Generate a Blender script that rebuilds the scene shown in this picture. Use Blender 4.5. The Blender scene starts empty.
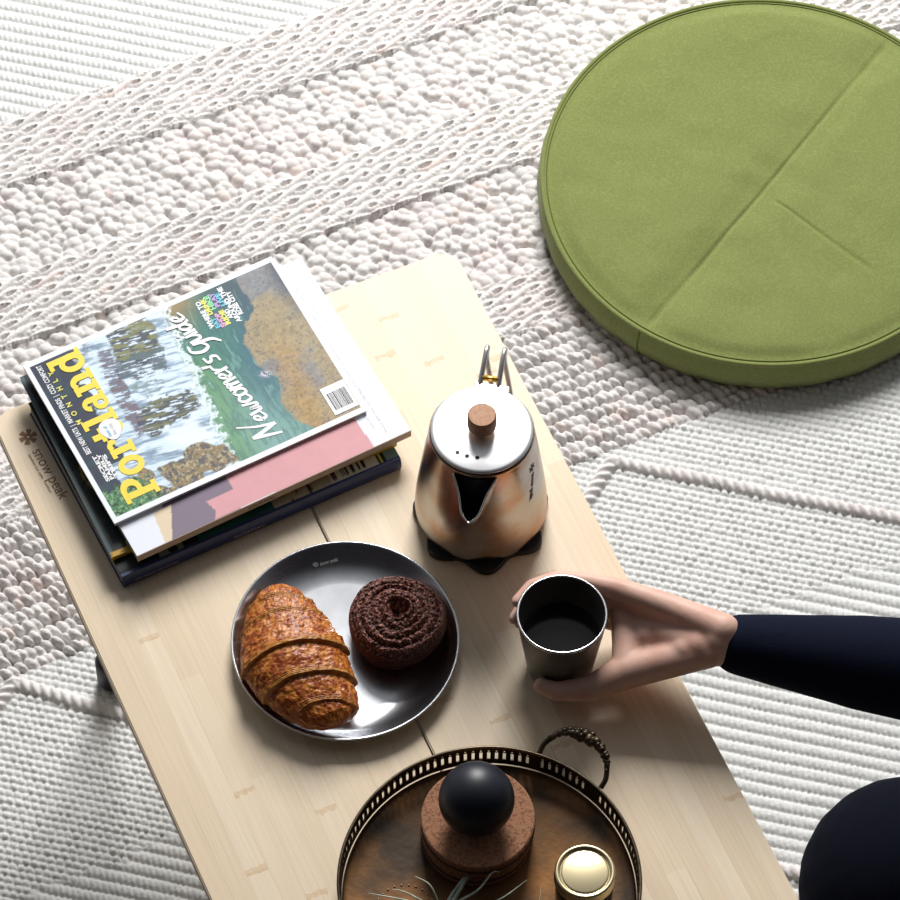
import bpy, bmesh, math, random
import numpy as np
from mathutils import Vector, Matrix, Euler
rnd = random.Random(7)
PI = math.pi
S = bpy.context.scene
COL = S.collection

# ------------------------------------------------------------------ camera
PITCH, FPX, DIST = math.radians(58.2), 4610.0, 4.54
FW = Vector((0, math.cos(PITCH), -math.sin(PITCH)))
RT = Vector((1, 0, 0)); UP = RT.cross(FW)
CAMP = Vector((0, 0, .4)) - FW * DIST
cd = bpy.data.cameras.new('camera'); cam = bpy.data.objects.new('camera', cd); COL.objects.link(cam)
cam.location = CAMP; cam.rotation_euler = (PI / 2 - PITCH, 0, 0)
cd.sensor_width = 36; cd.sensor_height = 36; cd.lens = FPX / 900 * 36; cd.clip_end = 50
S.camera = cam
def at(px, py, z):
    d = FW + RT * ((px - 450) / FPX) - UP * ((py - 450) / FPX)
    return CAMP + d * ((z - CAMP.z) / d.z)

# ------------------------------------------------------------------ world, light, exposure
S.view_settings.view_transform = 'Standard'; S.view_settings.look = 'None'
S.view_settings.exposure = 0.0; S.view_settings.gamma = 1; S.view_settings.use_curve_mapping = False
W = bpy.data.worlds.new('room_light'); S.world = W; W.use_nodes = True
wn = W.node_tree; wn.nodes.clear()
wo = wn.nodes.new('ShaderNodeOutputWorld'); wb = wn.nodes.new('ShaderNodeBackground')
tc = wn.nodes.new('ShaderNodeTexCoord'); sx = wn.nodes.new('ShaderNodeSeparateXYZ')
mr = wn.nodes.new('ShaderNodeMapRange'); rp = wn.nodes.new('ShaderNodeValToRGB')
wn.links.new(tc.outputs['Generated'], sx.inputs[0]); wn.links.new(sx.outputs['Y'], mr.inputs['Value'])
mr.inputs['From Min'].default_value = -.3; mr.inputs['From Max'].default_value = .75
rp.color_ramp.elements[0].color = (.03, .03, .035, 1); rp.color_ramp.elements[1].color = (.95, .97, 1.0, 1)
wn.links.new(mr.outputs[0], rp.inputs[0]); wn.links.new(rp.outputs[0], wb.inputs['Color'])
wb.inputs['Strength'].default_value = .48
wn.links.new(wb.outputs[0], wo.inputs[0])
def area(name, loc, target, sx_, sy_, power, col):
    l = bpy.data.lights.new(name, 'AREA'); l.shape = 'RECTANGLE'; l.size = sx_; l.size_y = sy_; l.energy = power; l.color = col
    o = bpy.data.objects.new(name, l); COL.objects.link(o); o.location = loc
    o.rotation_euler = (Vector(target) - Vector(loc)).to_track_quat('-Z', 'Y').to_euler()
    return o
area('window_daylight', (.12, 2.25, 2.35), (0, -.15, .3), 1.1, 1.4, 140, (1.0, .985, .96))

# ------------------------------------------------------------------ helpers
def link(o, parent=None):
    COL.objects.link(o)
    if parent: o.parent = parent
    return o
def tag(o, label=None, cat=None, group=None, kind=None):
    for k, v in (('label', label), ('category', cat), ('group', group), ('kind', kind)):
        if v: o[k] = v
    return o
def thing(name, loc, label, cat, group=None, rz=0):
    o = bpy.data.objects.new(name, None); o.empty_display_size = .02
    o.location = loc; o.rotation_euler = (0, 0, rz); link(o); tag(o, label, cat, group)
    bpy.context.view_layer.update(); return o
def mesh_obj(name, verts, faces, mat=None, parent=None, smooth=True, world=False):
    me = bpy.data.meshes.new(name); me.from_pydata([tuple(v) for v in verts], [], faces)
    me.update()
    if smooth: me.polygons.foreach_set('use_smooth', [True] * len(me.polygons))
    o = bpy.data.objects.new(name, me)
    if mat: me.materials.append(mat)
    link(o, parent)
    if parent and world:
        bpy.context.view_layer.update(); o.matrix_parent_inverse = parent.matrix_world.inverted()
    return o
def bm_obj(name, bm, mat, parent=None, smooth=False, world=False, bevel=0):
    if bevel:
        bmesh.ops.bevel(bm, geom=[e for e in bm.edges if e.calc_face_angle(0) > .6], offset=bevel, segments=2, profile=.6, affect='EDGES')
    me = bpy.data.meshes.new(name); bmesh.ops.recalc_face_normals(bm, faces=bm.faces); bm.to_mesh(me); bm.free()
    if smooth: me.polygons.foreach_set('use_smooth', [True] * len(me.polygons))
    o = bpy.data.objects.new(name, me); me.materials.append(mat); link(o, parent)
    if parent and world:
        bpy.context.view_layer.update(); o.matrix_parent_inverse = parent.matrix_world.inverted()
    return o
def lathe_data(prof, n=96, closed=False):
    vs, fs = [], []
    idx = []
    for (r, z) in prof:
        if r < 1e-6: idx.append([len(vs)] * n); vs.append((0, 0, z))
        else:
            idx.append([len(vs) + k for k in range(n)])
            vs += [(r * math.cos(2 * PI * k / n), r * math.sin(2 * PI * k / n), z) for k in range(n)]
    m = len(prof)
    for i in range(m if closed else m - 1):
        A, B = idx[i], idx[(i + 1) % m]
        for k in range(n):
            q = [A[k], A[(k + 1) % n], B[(k + 1) % n], B[k]]
            f = []
            for v in q:
                if v not in f: f.append(v)
            if len(f) >= 3: fs.append(f)
    return vs, fs
def lathe(name, prof, mat, parent=None, n=96, closed=False, smooth=True):
    v, f = lathe_data(prof, n, closed)
    o = mesh_obj(name, v, f, mat, parent, smooth)
    bm = bmesh.new(); bm.from_mesh(o.data); bmesh.ops.recalc_face_normals(bm, faces=bm.faces); bm.to_mesh(o.data); bm.free()
    return o
def sharp(o, ang=35):
    m = o.modifiers.new('edges', 'EDGE_SPLIT'); m.split_angle = math.radians(ang); return o
def smooth_path(pts, k=8):
    P = [Vector(p) for p in pts]; out = []
    for i in range(len(P) - 1):
        a = P[i - 1] if i else P[0] * 2 - P[1]; b, c = P[i], P[i + 1]; d = P[i + 2] if i + 2 < len(P) else P[-1] * 2 - P[-2]
        for j in range(k):
            t = j / k
            out.append(.5 * ((2 * b) + (c - a) * t + (2 * a - 5 * b + 4 * c - d) * t * t + (3 * b - a - 3 * c + d) * t ** 3))
    out.append(P[-1]); return out
def tube_data(pts, rad, n=12, cap=True, flat=1.0):
    pts = [Vector(p) for p in pts]; m = len(pts)
    rads = rad if isinstance(rad, (list, tuple)) else [rad] * m
    vs, fs = [], []; up = None
    for i, p in enumerate(pts):
        d = (pts[min(i + 1, m - 1)] - pts[max(i - 1, 0)]).normalized()
        if up is None:
            up = Vector((0, 0, 1)) if abs(d.z) < .9 else Vector((1, 0, 0))
        s = d.cross(up).normalized(); up = s.cross(d).normalized()
        for k in range(n):
            a = 2 * PI * k / n
            vs.append(p + (s * math.cos(a) + up * math.sin(a) * flat) * rads[i])
    for i in range(m - 1):
        for k in range(n):
            fs.append((i * n + k, i * n + (k + 1) % n, (i + 1) * n + (k + 1) % n, (i + 1) * n + k))
    if cap: fs.append(tuple(range(n))[::-1]); fs.append(tuple((m - 1) * n + k for k in range(n)))
    return vs, fs
def merge(*parts):
    V, F = [], []
    for v, f in parts:
        o = len(V); V += list(v); F += [tuple(i + o for i in q) for q in f]
    return V, F
def sstep(x, a, b):
    t = np.clip((x - a) / (b - a), 0, 1); return t * t * (3 - 2 * t)
def hsh(i, j, k=0.):
    s = np.sin(i * 127.1 + j * 311.7 + k * 74.7) * 43758.5453
    return s - np.floor(s)
def vnoise(x, y, seed=0):
    xi, yi = np.floor(x), np.floor(y); fx, fy = x - xi, y - yi
    fx = fx * fx * (3 - 2 * fx); fy = fy * fy * (3 - 2 * fy)
    a = hsh(xi, yi, seed); b = hsh(xi + 1, yi, seed); c = hsh(xi, yi + 1, seed); d = hsh(xi + 1, yi + 1, seed)
    return (a * (1 - fx) + b * fx) * (1 - fy) + (c * (1 - fx) + d * fx) * fy
def fbm(x, y, seed=0, o=4):
    s = 0; a = .5
    for k in range(o): s = s + a * vnoise(x * 2 ** k, y * 2 ** k, seed + k * 13); a *= .5
    return s / (1 - .5 ** o)

# ---- materials
def mat(name, col=(.8, .8, .8), rough=.5, metal=0., spec=.5, coat=0., bump=None, mix=None, attr=None, sheen=0., aniso=0., trans=0., ior=1.45):
    """bump=(scale, strength, dist); mix=(colour2, scale, lo, hi)"""
    m = bpy.data.materials.new(name); m.use_nodes = True; nt = m.node_tree; b = nt.nodes['Principled BSDF']
    b.inputs['Base Color'].default_value = (*col, 1); b.inputs['Roughness'].default_value = rough
    b.inputs['Metallic'].default_value = metal; b.inputs['Specular IOR Level'].default_value = spec
    b.inputs['Coat Weight'].default_value = coat; b.inputs['Sheen Weight'].default_value = sheen
    b.inputs['Anisotropic'].default_value = aniso; b.inputs['Transmission Weight'].default_value = trans; b.inputs['IOR'].default_value = ior
    co = nt.nodes.new('ShaderNodeTexCoord')
    src = None
    if attr:
        a = nt.nodes.new('ShaderNodeAttribute'); a.attribute_name = attr; src = a.outputs['Color']
        nt.links.new(src, b.inputs['Base Color'])
    if mix:
        n = nt.nodes.new('ShaderNodeTexNoise'); n.inputs['Scale'].default_value = mix[1]; n.inputs['Detail'].default_value = 5
        r = nt.nodes.new('ShaderNodeMapRange'); r.inputs['From Min'].default_value = mix[2]; r.inputs['From Max'].default_value = mix[3]
        x = nt.nodes.new('ShaderNodeMix'); x.data_type = 'RGBA'
        x.inputs['A'].default_value = (*col, 1); x.inputs['B'].default_value = (*mix[0], 1)
        if src: nt.links.new(src, x.inputs['A'])
        nt.links.new(co.outputs['Object'], n.inputs['Vector']); nt.links.new(n.outputs['Fac'], r.inputs['Value'])
        nt.links.new(r.outputs[0], x.inputs['Factor']); nt.links.new(x.outputs['Result'], b.inputs['Base Color'])
    if bump:
        n = nt.nodes.new('ShaderNodeTexNoise'); n.inputs['Scale'].default_value = bump[0]; n.inputs['Detail'].default_value = 3
        bn = nt.nodes.new('ShaderNodeBump'); bn.inputs['Strength'].default_value = bump[1]; bn.inputs['Distance'].default_value = bump[2]
        nt.links.new(co.outputs['Object'], n.inputs['Vector']); nt.links.new(n.outputs['Fac'], bn.inputs['Height'])
        nt.links.new(bn.outputs[0], b.inputs['Normal'])
    return m

M = {}
M['rug'] = mat('woven_wool', rough=.95, spec=.1, attr='yarn', bump=(1100, .6, .0015), sheen=.1)
M['floor'] = mat('floor_boards', (.35, .24, .15), .5, mix=((.25, .16, .09), 6, .4, .6))
M['olive'] = mat('olive_canvas', (.190, .218, .066), .9, spec=.15, bump=(1400, .5, .0006), mix=((.23, .258, .088), 420, .45, .62), sheen=.15)
M['olive_dark'] = mat('olive_piping', (.12, .16, .04), .9, spec=.15)
M['steel'] = mat('brushed_steel', (.72, .71, .70), .27, 1.0, bump=(60, .05, .001))
M['steel_plate'] = mat('plate_steel', (.62, .63, .66), .24, 1.0, mix=((.50, .51, .54), 30, .4, .7))
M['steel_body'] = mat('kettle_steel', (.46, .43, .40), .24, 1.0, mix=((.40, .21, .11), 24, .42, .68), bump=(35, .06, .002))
M['steel_lid'] = mat('lid_steel', (.90, .91, .93), .38, 1.0)
M['steel_shade'] = mat('kettle_inside_shade', (.12, .12, .12), .5, 1.0)  # same steel, darkened to paint in the shade inside the kettle
M['wood_knob'] = mat('knob_wood', (.42, .20, .10), .5, mix=((.50, .26, .14), 300, .4, .6))
M['black'] = mat('black_rubber', (.008, .007, .007), .55)
M['ink'] = mat('dark_print', (.03, .028, .028), .6)
M['ink_faint'] = mat('faint_etching', (.35, .36, .38), .5, .6)
M['burn'] = mat('burnt_brand', (.27, .15, .07), .7)
M['brass'] = mat('gold_lid_metal', (.80, .68, .42), .32, 1.0)
M['brass_dot'] = mat('brass_hinge', (.9, .55, .12), .3, 1.0)
M['tray_rim'] = mat('tarnished_brass', (.13, .10, .065), .38, .9, mix=((.05, .04, .03), 40, .4, .65), bump=(200, .2, .001))
M['tray_floor'] = mat('patinated_brass', (.235, .105, .032), .48, .65, mix=((.042, .028, .018), 11, .34, .62), bump=(90, .25, .0015))
M['cork'] = mat('cork_composite', (.36, .18, .10), .85, spec=.2, mix=((.20, .085, .05), 380, .48, .64), bump=(420, .6, .001))
M['cork_band'] = mat('dark_cork_edge', (.07, .035, .022), .8)
M['ball'] = mat('matte_black_ball', (.008, .010, .018), .42, spec=.5, bump=(25, .05, .001))
M['cup'] = mat('smoke_grey_cup', (.055, .050, .046), .35, spec=.5, mix=((.085, .078, .070), 30, .4, .6))
M['cup_rim'] = mat('cup_rim_metal', (.60, .60, .62), .25, 1.0)
M['coffee'] = mat('black_coffee', (.006, .004, .003), .12)
M['glass_dark'] = mat('dark_jar_glass', (.03, .022, .015), .08, spec=.6, coat=.5)
M['leaf'] = mat('air_plant_leaf', (.40, .47, .36), .5, mix=((.72, .75, .68), 120, .45, .7))
M['leaf_pale'] = mat('pale_leaf', (.40, .42, .33), .6)
M['skin'] = mat('skin', (.70, .44, .35), .5, spec=.4, bump=(250, .08, .001), mix=((.64, .35, .27), 40, .45, .7))
M['skin'].node_tree.nodes['Principled BSDF'].inputs['Subsurface Weight'].default_value = .08
M['skin'].node_tree.nodes['Principled BSDF'].inputs['Subsurface Radius'].default_value = (.01, .004, .002)
M['nail'] = mat('finger_nail', (.72, .46, .38), .3)
M['navy'] = mat('navy_knit', (.006, .008, .020), .9, spec=.1, bump=(500, .4, .001))
M['trouser'] = mat('black_navy_cloth', (.004, .005, .011), .9, spec=.08, bump=(900, .3, .0006))
M['hair'] = mat('dark_hair', (.03, .018, .01), .6, bump=(300, .6, .002))
M['eye'] = mat('eye_white', (.8, .8, .78), .2)
M['iris'] = mat('eye_iris', (.06, .035, .02), .2)
M['lips'] = mat('lips', (.5, .2, .17), .5)
M['croissant'] = mat('baked_crust', rough=.38, spec=.45, attr='crust')
M['bun'] = mat('cocoa_sugar_crust', (.075, .022, .012), .42, attr='crust', bump=(900, .6, .0015))
M['paper'] = mat('page_edges', (.60, .54, .47), .8)
M['paper_grey'] = mat('grey_page_edges', (.30, .30, .29), .8)
M['white'] = mat('white_print', (.82, .83, .86), .35)
M['yellow'] = mat('yellow_print', (.90, .68, .04), .3)
M['yellow_spine'] = mat('yellow_spine', (.62, .42, .05), .4)
M['print'] = mat('glossy_print', rough=.42, spec=.35, attr='print')
M['printm'] = mat('matt_print', rough=.6, attr='print')
M['navy_cover'] = mat('navy_cover', (.010, .026, .12), .35)
M['silver_print'] = mat('silver_print', (.35, .36, .42), .4)
for k, c in dict(cyan=(.10, .50, .72), pink=(.70, .30, .58), green=(.22, .70, .32), violet=(.42, .26, .66), lemon=(.80, .76, .12)).items(): M[k] = mat(k + '_print', c, .4)
M['grey_metal'] = mat('leg_aluminium', (.55, .55, .55), .4, 1.0)

def planks():
    m = M['floor']; nt = m.node_tree; b = nt.nodes['Principled BSDF']; co = nt.nodes.new('ShaderNodeTexCoord')
    mp = nt.nodes.new('ShaderNodeMapping'); mp.inputs['Scale'].default_value = (1, 1, 1)
    bt = nt.nodes.new('ShaderNodeTexBrick'); bt.inputs['Scale'].default_value = 1; bt.inputs['Brick Width'].default_value = 1.4; bt.inputs['Row Height'].default_value = .12; bt.inputs['Mortar Size'].default_value = .0015
    bt.inputs['Color1'].default_value = (.34, .22, .13, 1); bt.inputs['Color2'].default_value = (.26, .165, .095, 1); bt.inputs['Mortar'].default_value = (.05, .03, .02, 1)
    nt.links.new(co.outputs['Object'], mp.inputs[0]); nt.links.new(mp.outputs[0], bt.inputs['Vector']); nt.links.new(bt.outputs['Color'], b.inputs['Base Color'])
planks()
# bamboo: strips along the table length with growth-ring marks
def bamboo():
    m = bpy.data.materials.new('bamboo_laminate'); m.use_nodes = True; nt = m.node_tree; N = nt.nodes; L = nt.links; b = N['Principled BSDF']
    tcn = N.new('ShaderNodeTexCoord'); sp = N.new('ShaderNodeSeparateXYZ'); L.new(tcn.outputs['Object'], sp.inputs[0])
    def math_(op, a, bb=None, cc=None):
        n = N.new('ShaderNodeMath'); n.operation = op
        for i, v in enumerate((a, bb, cc)):
            if v is None: continue
            if isinstance(v, (int, float)): n.inputs[i].default_value = v
            else: L.new(v, n.inputs[i])
        return n.outputs[0]
    strip = math_('FLOOR', math_('DIVIDE', sp.outputs['X'], .021))
    wn1 = N.new('ShaderNodeTexWhiteNoise'); wn1.noise_dimensions = '1D'; L.new(strip, wn1.inputs['W'])
    yy = math_('ADD', sp.outputs['Y'], math_('MULTIPLY', wn1.outputs['Value'], .9))
    seg = math_('FLOOR', math_('DIVIDE', yy, .27))
    fr = math_('FRACT', math_('DIVIDE', yy, .27))
    cmb = N.new('ShaderNodeCombineXYZ'); L.new(strip, cmb.inputs[0]); L.new(seg, cmb.inputs[1])
    wn2 = N.new('ShaderNodeTexWhiteNoise'); L.new(cmb.outputs[0], wn2.inputs['Vector'])
    rp = N.new('ShaderNodeValToRGB'); e = rp.color_ramp.elements
    e[0].color = (.73, .58, .40, 1); e[1].color = (.81, .675, .50, 1)
    L.new(wn2.outputs['Value'], rp.inputs[0])
    # fine grain
    mp = N.new('ShaderNodeMapping'); mp.inputs['Scale'].default_value = (420, 9, 60); L.new(tcn.outputs['Object'], mp.inputs[0])
    gn = N.new('ShaderNodeTexNoise'); gn.inputs['Scale'].default_value = 1; gn.inputs['Detail'].default_value = 2; L.new(mp.outputs[0], gn.inputs['Vector'])
    gr = N.new('ShaderNodeMapRange'); gr.inputs['From Min'].default_value = .3; gr.inputs['From Max'].default_value = .7; gr.inputs['To Min'].default_value = .94; gr.inputs['To Max'].default_value = 1.05
    L.new(gn.outputs['Fac'], gr.inputs['Value'])
    # node marks
    nz = N.new('ShaderNodeTexNoise'); nz.inputs['Scale'].default_value = 170; L.new(tcn.outputs['Object'], nz.inputs['Vector'])
    dd = math_('ABSOLUTE', math_('SUBTRACT', math_('ADD', fr, math_('MULTIPLY', math_('SUBTRACT', nz.outputs['Fac'], .5), .035)), .5))
    near = math_('LESS_THAN', dd, .011)
    has = math_('GREATER_THAN', wn2.outputs['Value'], .45)
    mark = math_('MULTIPLY', math_('MULTIPLY', near, has), math_('MULTIPLY', nz.outputs['Fac'], .85))
    mx = N.new('ShaderNodeMix'); mx.data_type = 'RGBA'; L.new(mark, mx.inputs['Factor']); L.new(rp.outputs[0], mx.inputs['A']); mx.inputs['B'].default_value = (.55, .33, .13, 1)
    # glue lines
    fx = math_('FRACT', math_('DIVIDE', sp.outputs['X'], .021)); ln = math_('MULTIPLY', math_('LESS_THAN', fx, .035), .10)
    val = math_('SUBTRACT', gr.outputs[0], ln)
    vm = N.new('ShaderNodeVectorMath'); vm.operation = 'SCALE'; L.new(mx.outputs['Result'], vm.inputs[0]); L.new(val, vm.inputs['Scale'])
    L.new(vm.outputs[0], b.inputs['Base Color']); b.inputs['Roughness'].default_value = .42
    b.inputs['Specular IOR Level'].default_value = .45
    bn = N.new('ShaderNodeBump'); bn.inputs['Strength'].default_value = .08; bn.inputs['Distance'].default_value = .0005
    L.new(gn.outputs['Fac'], bn.inputs['Height']); L.new(bn.outputs[0], b.inputs['Normal'])
    return m
M['bamboo'] = bamboo()
M['bamboo_edge'] = mat('bamboo_edge', (.34, .22, .11), .5, mix=((.22, .13, .06), 80, .4, .6))

# ------------------------------------------------------------------ text
def text_mesh(s, size=1., align='LEFT', bold=0., sp=1., shear=0., res=3):
    c = bpy.data.curves.new('lettering', 'FONT'); c.body = s; c.size = size; c.align_x = align
    c.offset = bold; c.space_character = sp; c.shear = shear; c.resolution_u = res
    o = bpy.data.objects.new('lettering', c); COL.objects.link(o); bpy.context.view_layer.update()
    me = bpy.data.meshes.new_from_object(o.evaluated_get(bpy.context.evaluated_depsgraph_get()))
    vs = [tuple(v.co) for v in me.vertices]; fs = [tuple(p.vertices) for p in me.polygons]
    bpy.data.objects.remove(o); bpy.data.curves.remove(c); bpy.data.meshes.remove(me)
    return vs, fs
def put_text(name, s, org, xdir, ydir, size, m, parent, z=.00025, fit=None, **kw):
    vs, fs = text_mesh(s, size, **kw)
    if fit:
        w = max(v[0] for v in vs) - min(v[0] for v in vs); vs = [(v[0] * fit / w, v[1], v[2]) for v in vs]
    org, xd, yd = Vector(org), Vector(xdir), Vector(ydir)
    nv = xd.cross(yd).normalized()
    return mesh_obj(name, [org + xd * v[0] + yd * v[1] + nv * z for v in vs], fs, m, parent, False, world=bool(parent))
def strokes_mesh(strokes, w):
    """each stroke: list of (x,y[,scale]); gives flat ribbon"""
    V, F = [], []; z = 0
    for st in strokes:
        P = smooth_path([(p[0], p[1], (p[2] if len(p) > 2 else 1.)) for p in st], 6) if len(st) > 2 else [Vector((p[0], p[1], (p[2] if len(p) > 2 else 1.))) for p in st]
        b = len(V); z += .00002
        for i, p in enumerate(P):
            q0, q1 = P[max(i - 1, 0)], P[min(i + 1, len(P) - 1)]
            d = Vector((q1.x - q0.x, q1.y - q0.y)).normalized() if (q1 - q0).length > 1e-9 else Vector((1, 0))
            n = Vector((-d.y, d.x)) * w * p.z * .5
            if i == 0: p = Vector((p.x - d.x * w * .4, p.y - d.y * w * .4, p.z))
            if i == len(P) - 1: p = Vector((p.x + d.x * w * .4, p.y + d.y * w * .4, p.z))
            V += [(p.x + n.x, p.y + n.y, z), (p.x - n.x, p.y - n.y, z)]
        F += [(b + 2 * i, b + 2 * i + 1, b + 2 * i + 3, b + 2 * i + 2) for i in range(len(P) - 1)]
    return V, F

# ------------------------------------------------------------------ setting: floor + rug
mesh_obj('floor', [(-2.4, -2.2, -.002), (2.4, -2.2, -.002), (2.4, 2.4, -.002), (-2.4, 2.4, -.002)], [(0, 1, 2, 3)], M['floor'], smooth=False)['kind'] = 'structure'

TH = math.radians(23.7); cu, su = math.cos(TH), math.sin(TH)
def build_rug():
    st = .00135
    def axis(lo, a, b, hi):
        return np.concatenate([np.arange(lo, a, .006), np.arange(a, b, st), np.arange(b, hi, .006)])
    xs = axis(-1.35, -.60, .58, 1.35); ys = axis(-1.3, -.42, .95, 1.45)
    X, Y = np.meshgrid(xs, ys); X = X.astype(np.float64)
    wob = (fbm(X * 9, Y * 9, 3, 3) - .5) * .009
    wob2 = (fbm(X * 9, Y * 9, 8, 3) - .5) * .009
    U = X * cu + Y * su + wob2; V = -X * su + Y * cu + wob * .8
    def vof(y0):
        p = at(0, y0, .01); return -p.x * su + p.y * cu
    B = [vof(y) for y in (122, 188, 281, 348, 462, 524, 680, 905)]   # descending v
    H = np.zeros_like(X); C = np.zeros(X.shape + (3,)); tint = np.zeros_like(X)
    flatc = np.array((.765, .77, .76)); chunkc = np.array((.775, .745, .73))
    # ---- flat weaves: ribs run along the rope direction
    def frame(ang):
        a = TH + math.radians(ang); return X * math.cos(a) + Y * math.sin(a), -X * math.sin(a) + Y * math.cos(a)
    Q, Pp = frame(-37); Q = Q + wob; Pp = Pp + wob2 * .35
    def ribs(sp, bp, hgt):
        j = np.floor(Pp / sp); l = Pp / sp - j - .5
        prof = np.sqrt(np.clip(1 - (l * 1.96) ** 2, 0, 1))
        bead = .5 + .5 * np.cos(2 * PI * (Q / bp + l * .9 + hsh(j, 1) + .08 * vnoise(Q * 60, j, 4)))
        return hgt * prof * (.62 + .38 * bead ** .6), j
    def grid(sp, bp, hgt):
        j = np.floor(Pp / sp); l = Pp / sp - j - .5
        q = Q / bp + .5 * np.mod(j, 2) * .6 + .25 * l; i = np.floor(q); m = q - i - .5
        k = np.clip(1 - np.abs(l * 2) ** 2.6, 0, 1) * np.clip(1 - np.abs(m * 2) ** 3.2, 0, 1)
        return hgt * (.05 + .95 * k ** .6) * (.85 + .3 * hsh(i, j)), j
    hr, jr = ribs(.0140, .0066, .0056); hg, jg = grid(.0080, .0090, .0042)
    bl = sstep(V + (fbm(X * 30, Y * 30, 33, 2) - .5) * .03, B[7] - .006, B[7] + .006)
    flat_r = .004 + hr; flat_g = flat_r * (1 - bl) + (.0055 + hg) * bl
    # ---- chain bands
    def chain():
        rh = .0133; P_ = .0290; h = np.zeros_like(X); t = np.zeros_like(X)
        Uw = U + .010 * (vnoise(U * 28, V * 60, 6) - .5); Vw = V + .0022 * (vnoise(U * 45, V * 45, 16) - .5)
        j0 = np.floor(Vw / rh)
        for dj in (-1, 0, 1):
            j = j0 + dj; c = (j + .5) * rh; ph = hsh(j, 5) * .7 + np.mod(j, 2) * PI / 2
            psi = PI * Uw / P_ + ph
            for s in (-1, 1):
                vc = c + s * .0036 * np.sin(psi); zc = s * .0012 * np.cos(psi)
                r = .0052; q = np.clip(1 - ((Vw - vc) / r) ** 2, 0, 1)
                k = np.where(q > 0, .0030 + zc + .0085 * q ** .36 + .0006 * np.sin(2 * PI * (Uw / .0050 + s * (Vw - vc) / .0060)), 0)
                b = k > h; h = np.where(b, k, h); t = np.where(b, hsh(np.floor(psi / PI * .5) + j * 3, j, s + 2.), t)
        # open eyelets where the strands part
        for dj in (-1, 0, 1):
            j = j0 + dj; c = (j + .5) * rh; ph = hsh(j, 5) * .7 + np.mod(j, 2) * PI / 2
            n = np.floor((PI * Uw / P_ + ph) / PI); uc = ((n + .5) * PI - ph) * P_ / PI
            sz = .55 + .7 * hsh(n, j, 71)
            du, dv = Uw - uc, Vw - c - (.05 + .3 * hsh(n, j, 75)) * (Uw - uc)
            e = (du / (.0058 * sz)) ** 2 + (dv / (.0019 * sz)) ** 2
            h = h - .015 * sstep(1.2 - e, 0, .75)
        return np.maximum(h, -.0015), t
    def bobble(rh, pu, jit, slant, hgt, ru, rv, seed, pw=.7):
        h = np.zeros_like(X); t = np.zeros_like(X); j0 = np.floor(V / rh); 
        for dj in (-1, 0, 1):
            j = j0 + dj; off = hsh(j, seed) * pu
            uu = U + off; i0 = np.floor(uu / pu)
            for di in (-1, 0, 1):
                i = i0 + di
                cu_ = (i + .5 + (hsh(i, j, seed + 1) - .5) * jit) * pu; cv = (j + .5 + (hsh(i, j, seed + 2) - .5) * jit * .7) * rh
                dv = V - cv; du = uu - cu_ + slant * dv
                sc = .85 + .3 * hsh(i, j, seed + 3)
                e = (np.abs(du) / (ru * sc)) ** 2.2 + (np.abs(dv) / (rv * sc)) ** 2.6
                k = .0002 + 1.25 * hgt * (.75 + .4 * hsh(i, j, seed + 4)) * np.clip(1 - e, 0, 1) ** (pw * .8)
                k = k + .0006 * np.sin(2 * PI * (du + dv * .8) / .0042) * (e < 1)
                b = k > h; h = np.where(b, k, h); t = np.where(b, hsh(i, j, seed + 5), t)
        return h, t
    hc, tch = chain()
    hb, tb = bobble(.0112, .0125, .75, .3, .0066, .0080, .0076, 21)
    hn, tn = bobble(.0150, .0098, .35, .45, .0108, .0061, .0086, 41, .6)
    chunk = np.zeros_like(X, bool)
    def sel(hi, lo, h, t):
        nonlocal H, tint, chunk
        m = (V <= hi) & (V > lo); H = np.where(m, h, H); tint = np.where(m, t, tint); chunk |= m
    m = V > B[0]; H = np.where(m, flat_r, H)
    sel(B[0], B[1], hc, tch); sel(B[1], B[2], hb, tb); sel(B[2], B[3], hc, tch); sel(B[3], B[4], hb, tb)
    sel(B[4], B[5], hc, tch); sel(B[5], B[6], hn, tn)
    m = (V <= B[6]); H = np.where(m, flat_g, H)
    # ---- ropes drawing diamonds over the flat weave
    def w2(px, py): p = at(px, py, .012); return np.array((p.x, p.y))
    A1, A2 = w2(612, 460), w2(14, 681)
    vd = np.array((-su, cu))
    def ends(A, s, L=.75):
        a = TH + s * math.radians(37) + (PI if s > 0 else 0); return A + L * np.array((math.cos(a), math.sin(a)))
    segs = [(A1, ends(A1, -1)), (A1, ends(A1, 1, .42)), (A2, A2 + .55 * np.array((math.cos(TH - math.radians(42)), math.sin(TH - math.radians(42))))), (A2, ends(A2, 1, .6))]
    A3 = w2(772, 868); segs += [(A3, A3 + .4 * np.array((math.cos(TH - .65 ), math.sin(TH - .65)))), (A3, ends(A3, 1, .4))]
    rope = np.zeros_like(X, bool)
    for n_, (a, b) in enumerate(segs):
        d = b - a; Ls = np.hypot(*d); d = d / Ls
        tt = (X - a[0]) * d[0] + (Y - a[1]) * d[1]; dd = -(X - a[0]) * d[1] + (Y - a[1]) * d[0] + wob * .5
        tt_ = np.clip(tt, 0, Ls); dist = np.hypot(tt - tt_, dd); r = .0078
        k = .0075 + np.sqrt(np.clip(r * r - dist ** 2, 0, None)) * .95 + .0017 * np.cos(2 * PI * (tt / .0115 + dd / .016))
        mm = (dist < r) & (k > H) & (V < B[6] + .006); H = np.where(mm, k, H); rope |= mm
        tint = np.where(mm, hsh(np.floor(tt / .0115 + dd / .016), n_), tint)
    big = fbm(X * 14, Y * 14, 50, 4); fine = fbm(X * 160, Y * 160, 60, 2)
    ch = (chunk | rope)[..., None]
    C = np.where(ch, chunkc, flatc)
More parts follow.
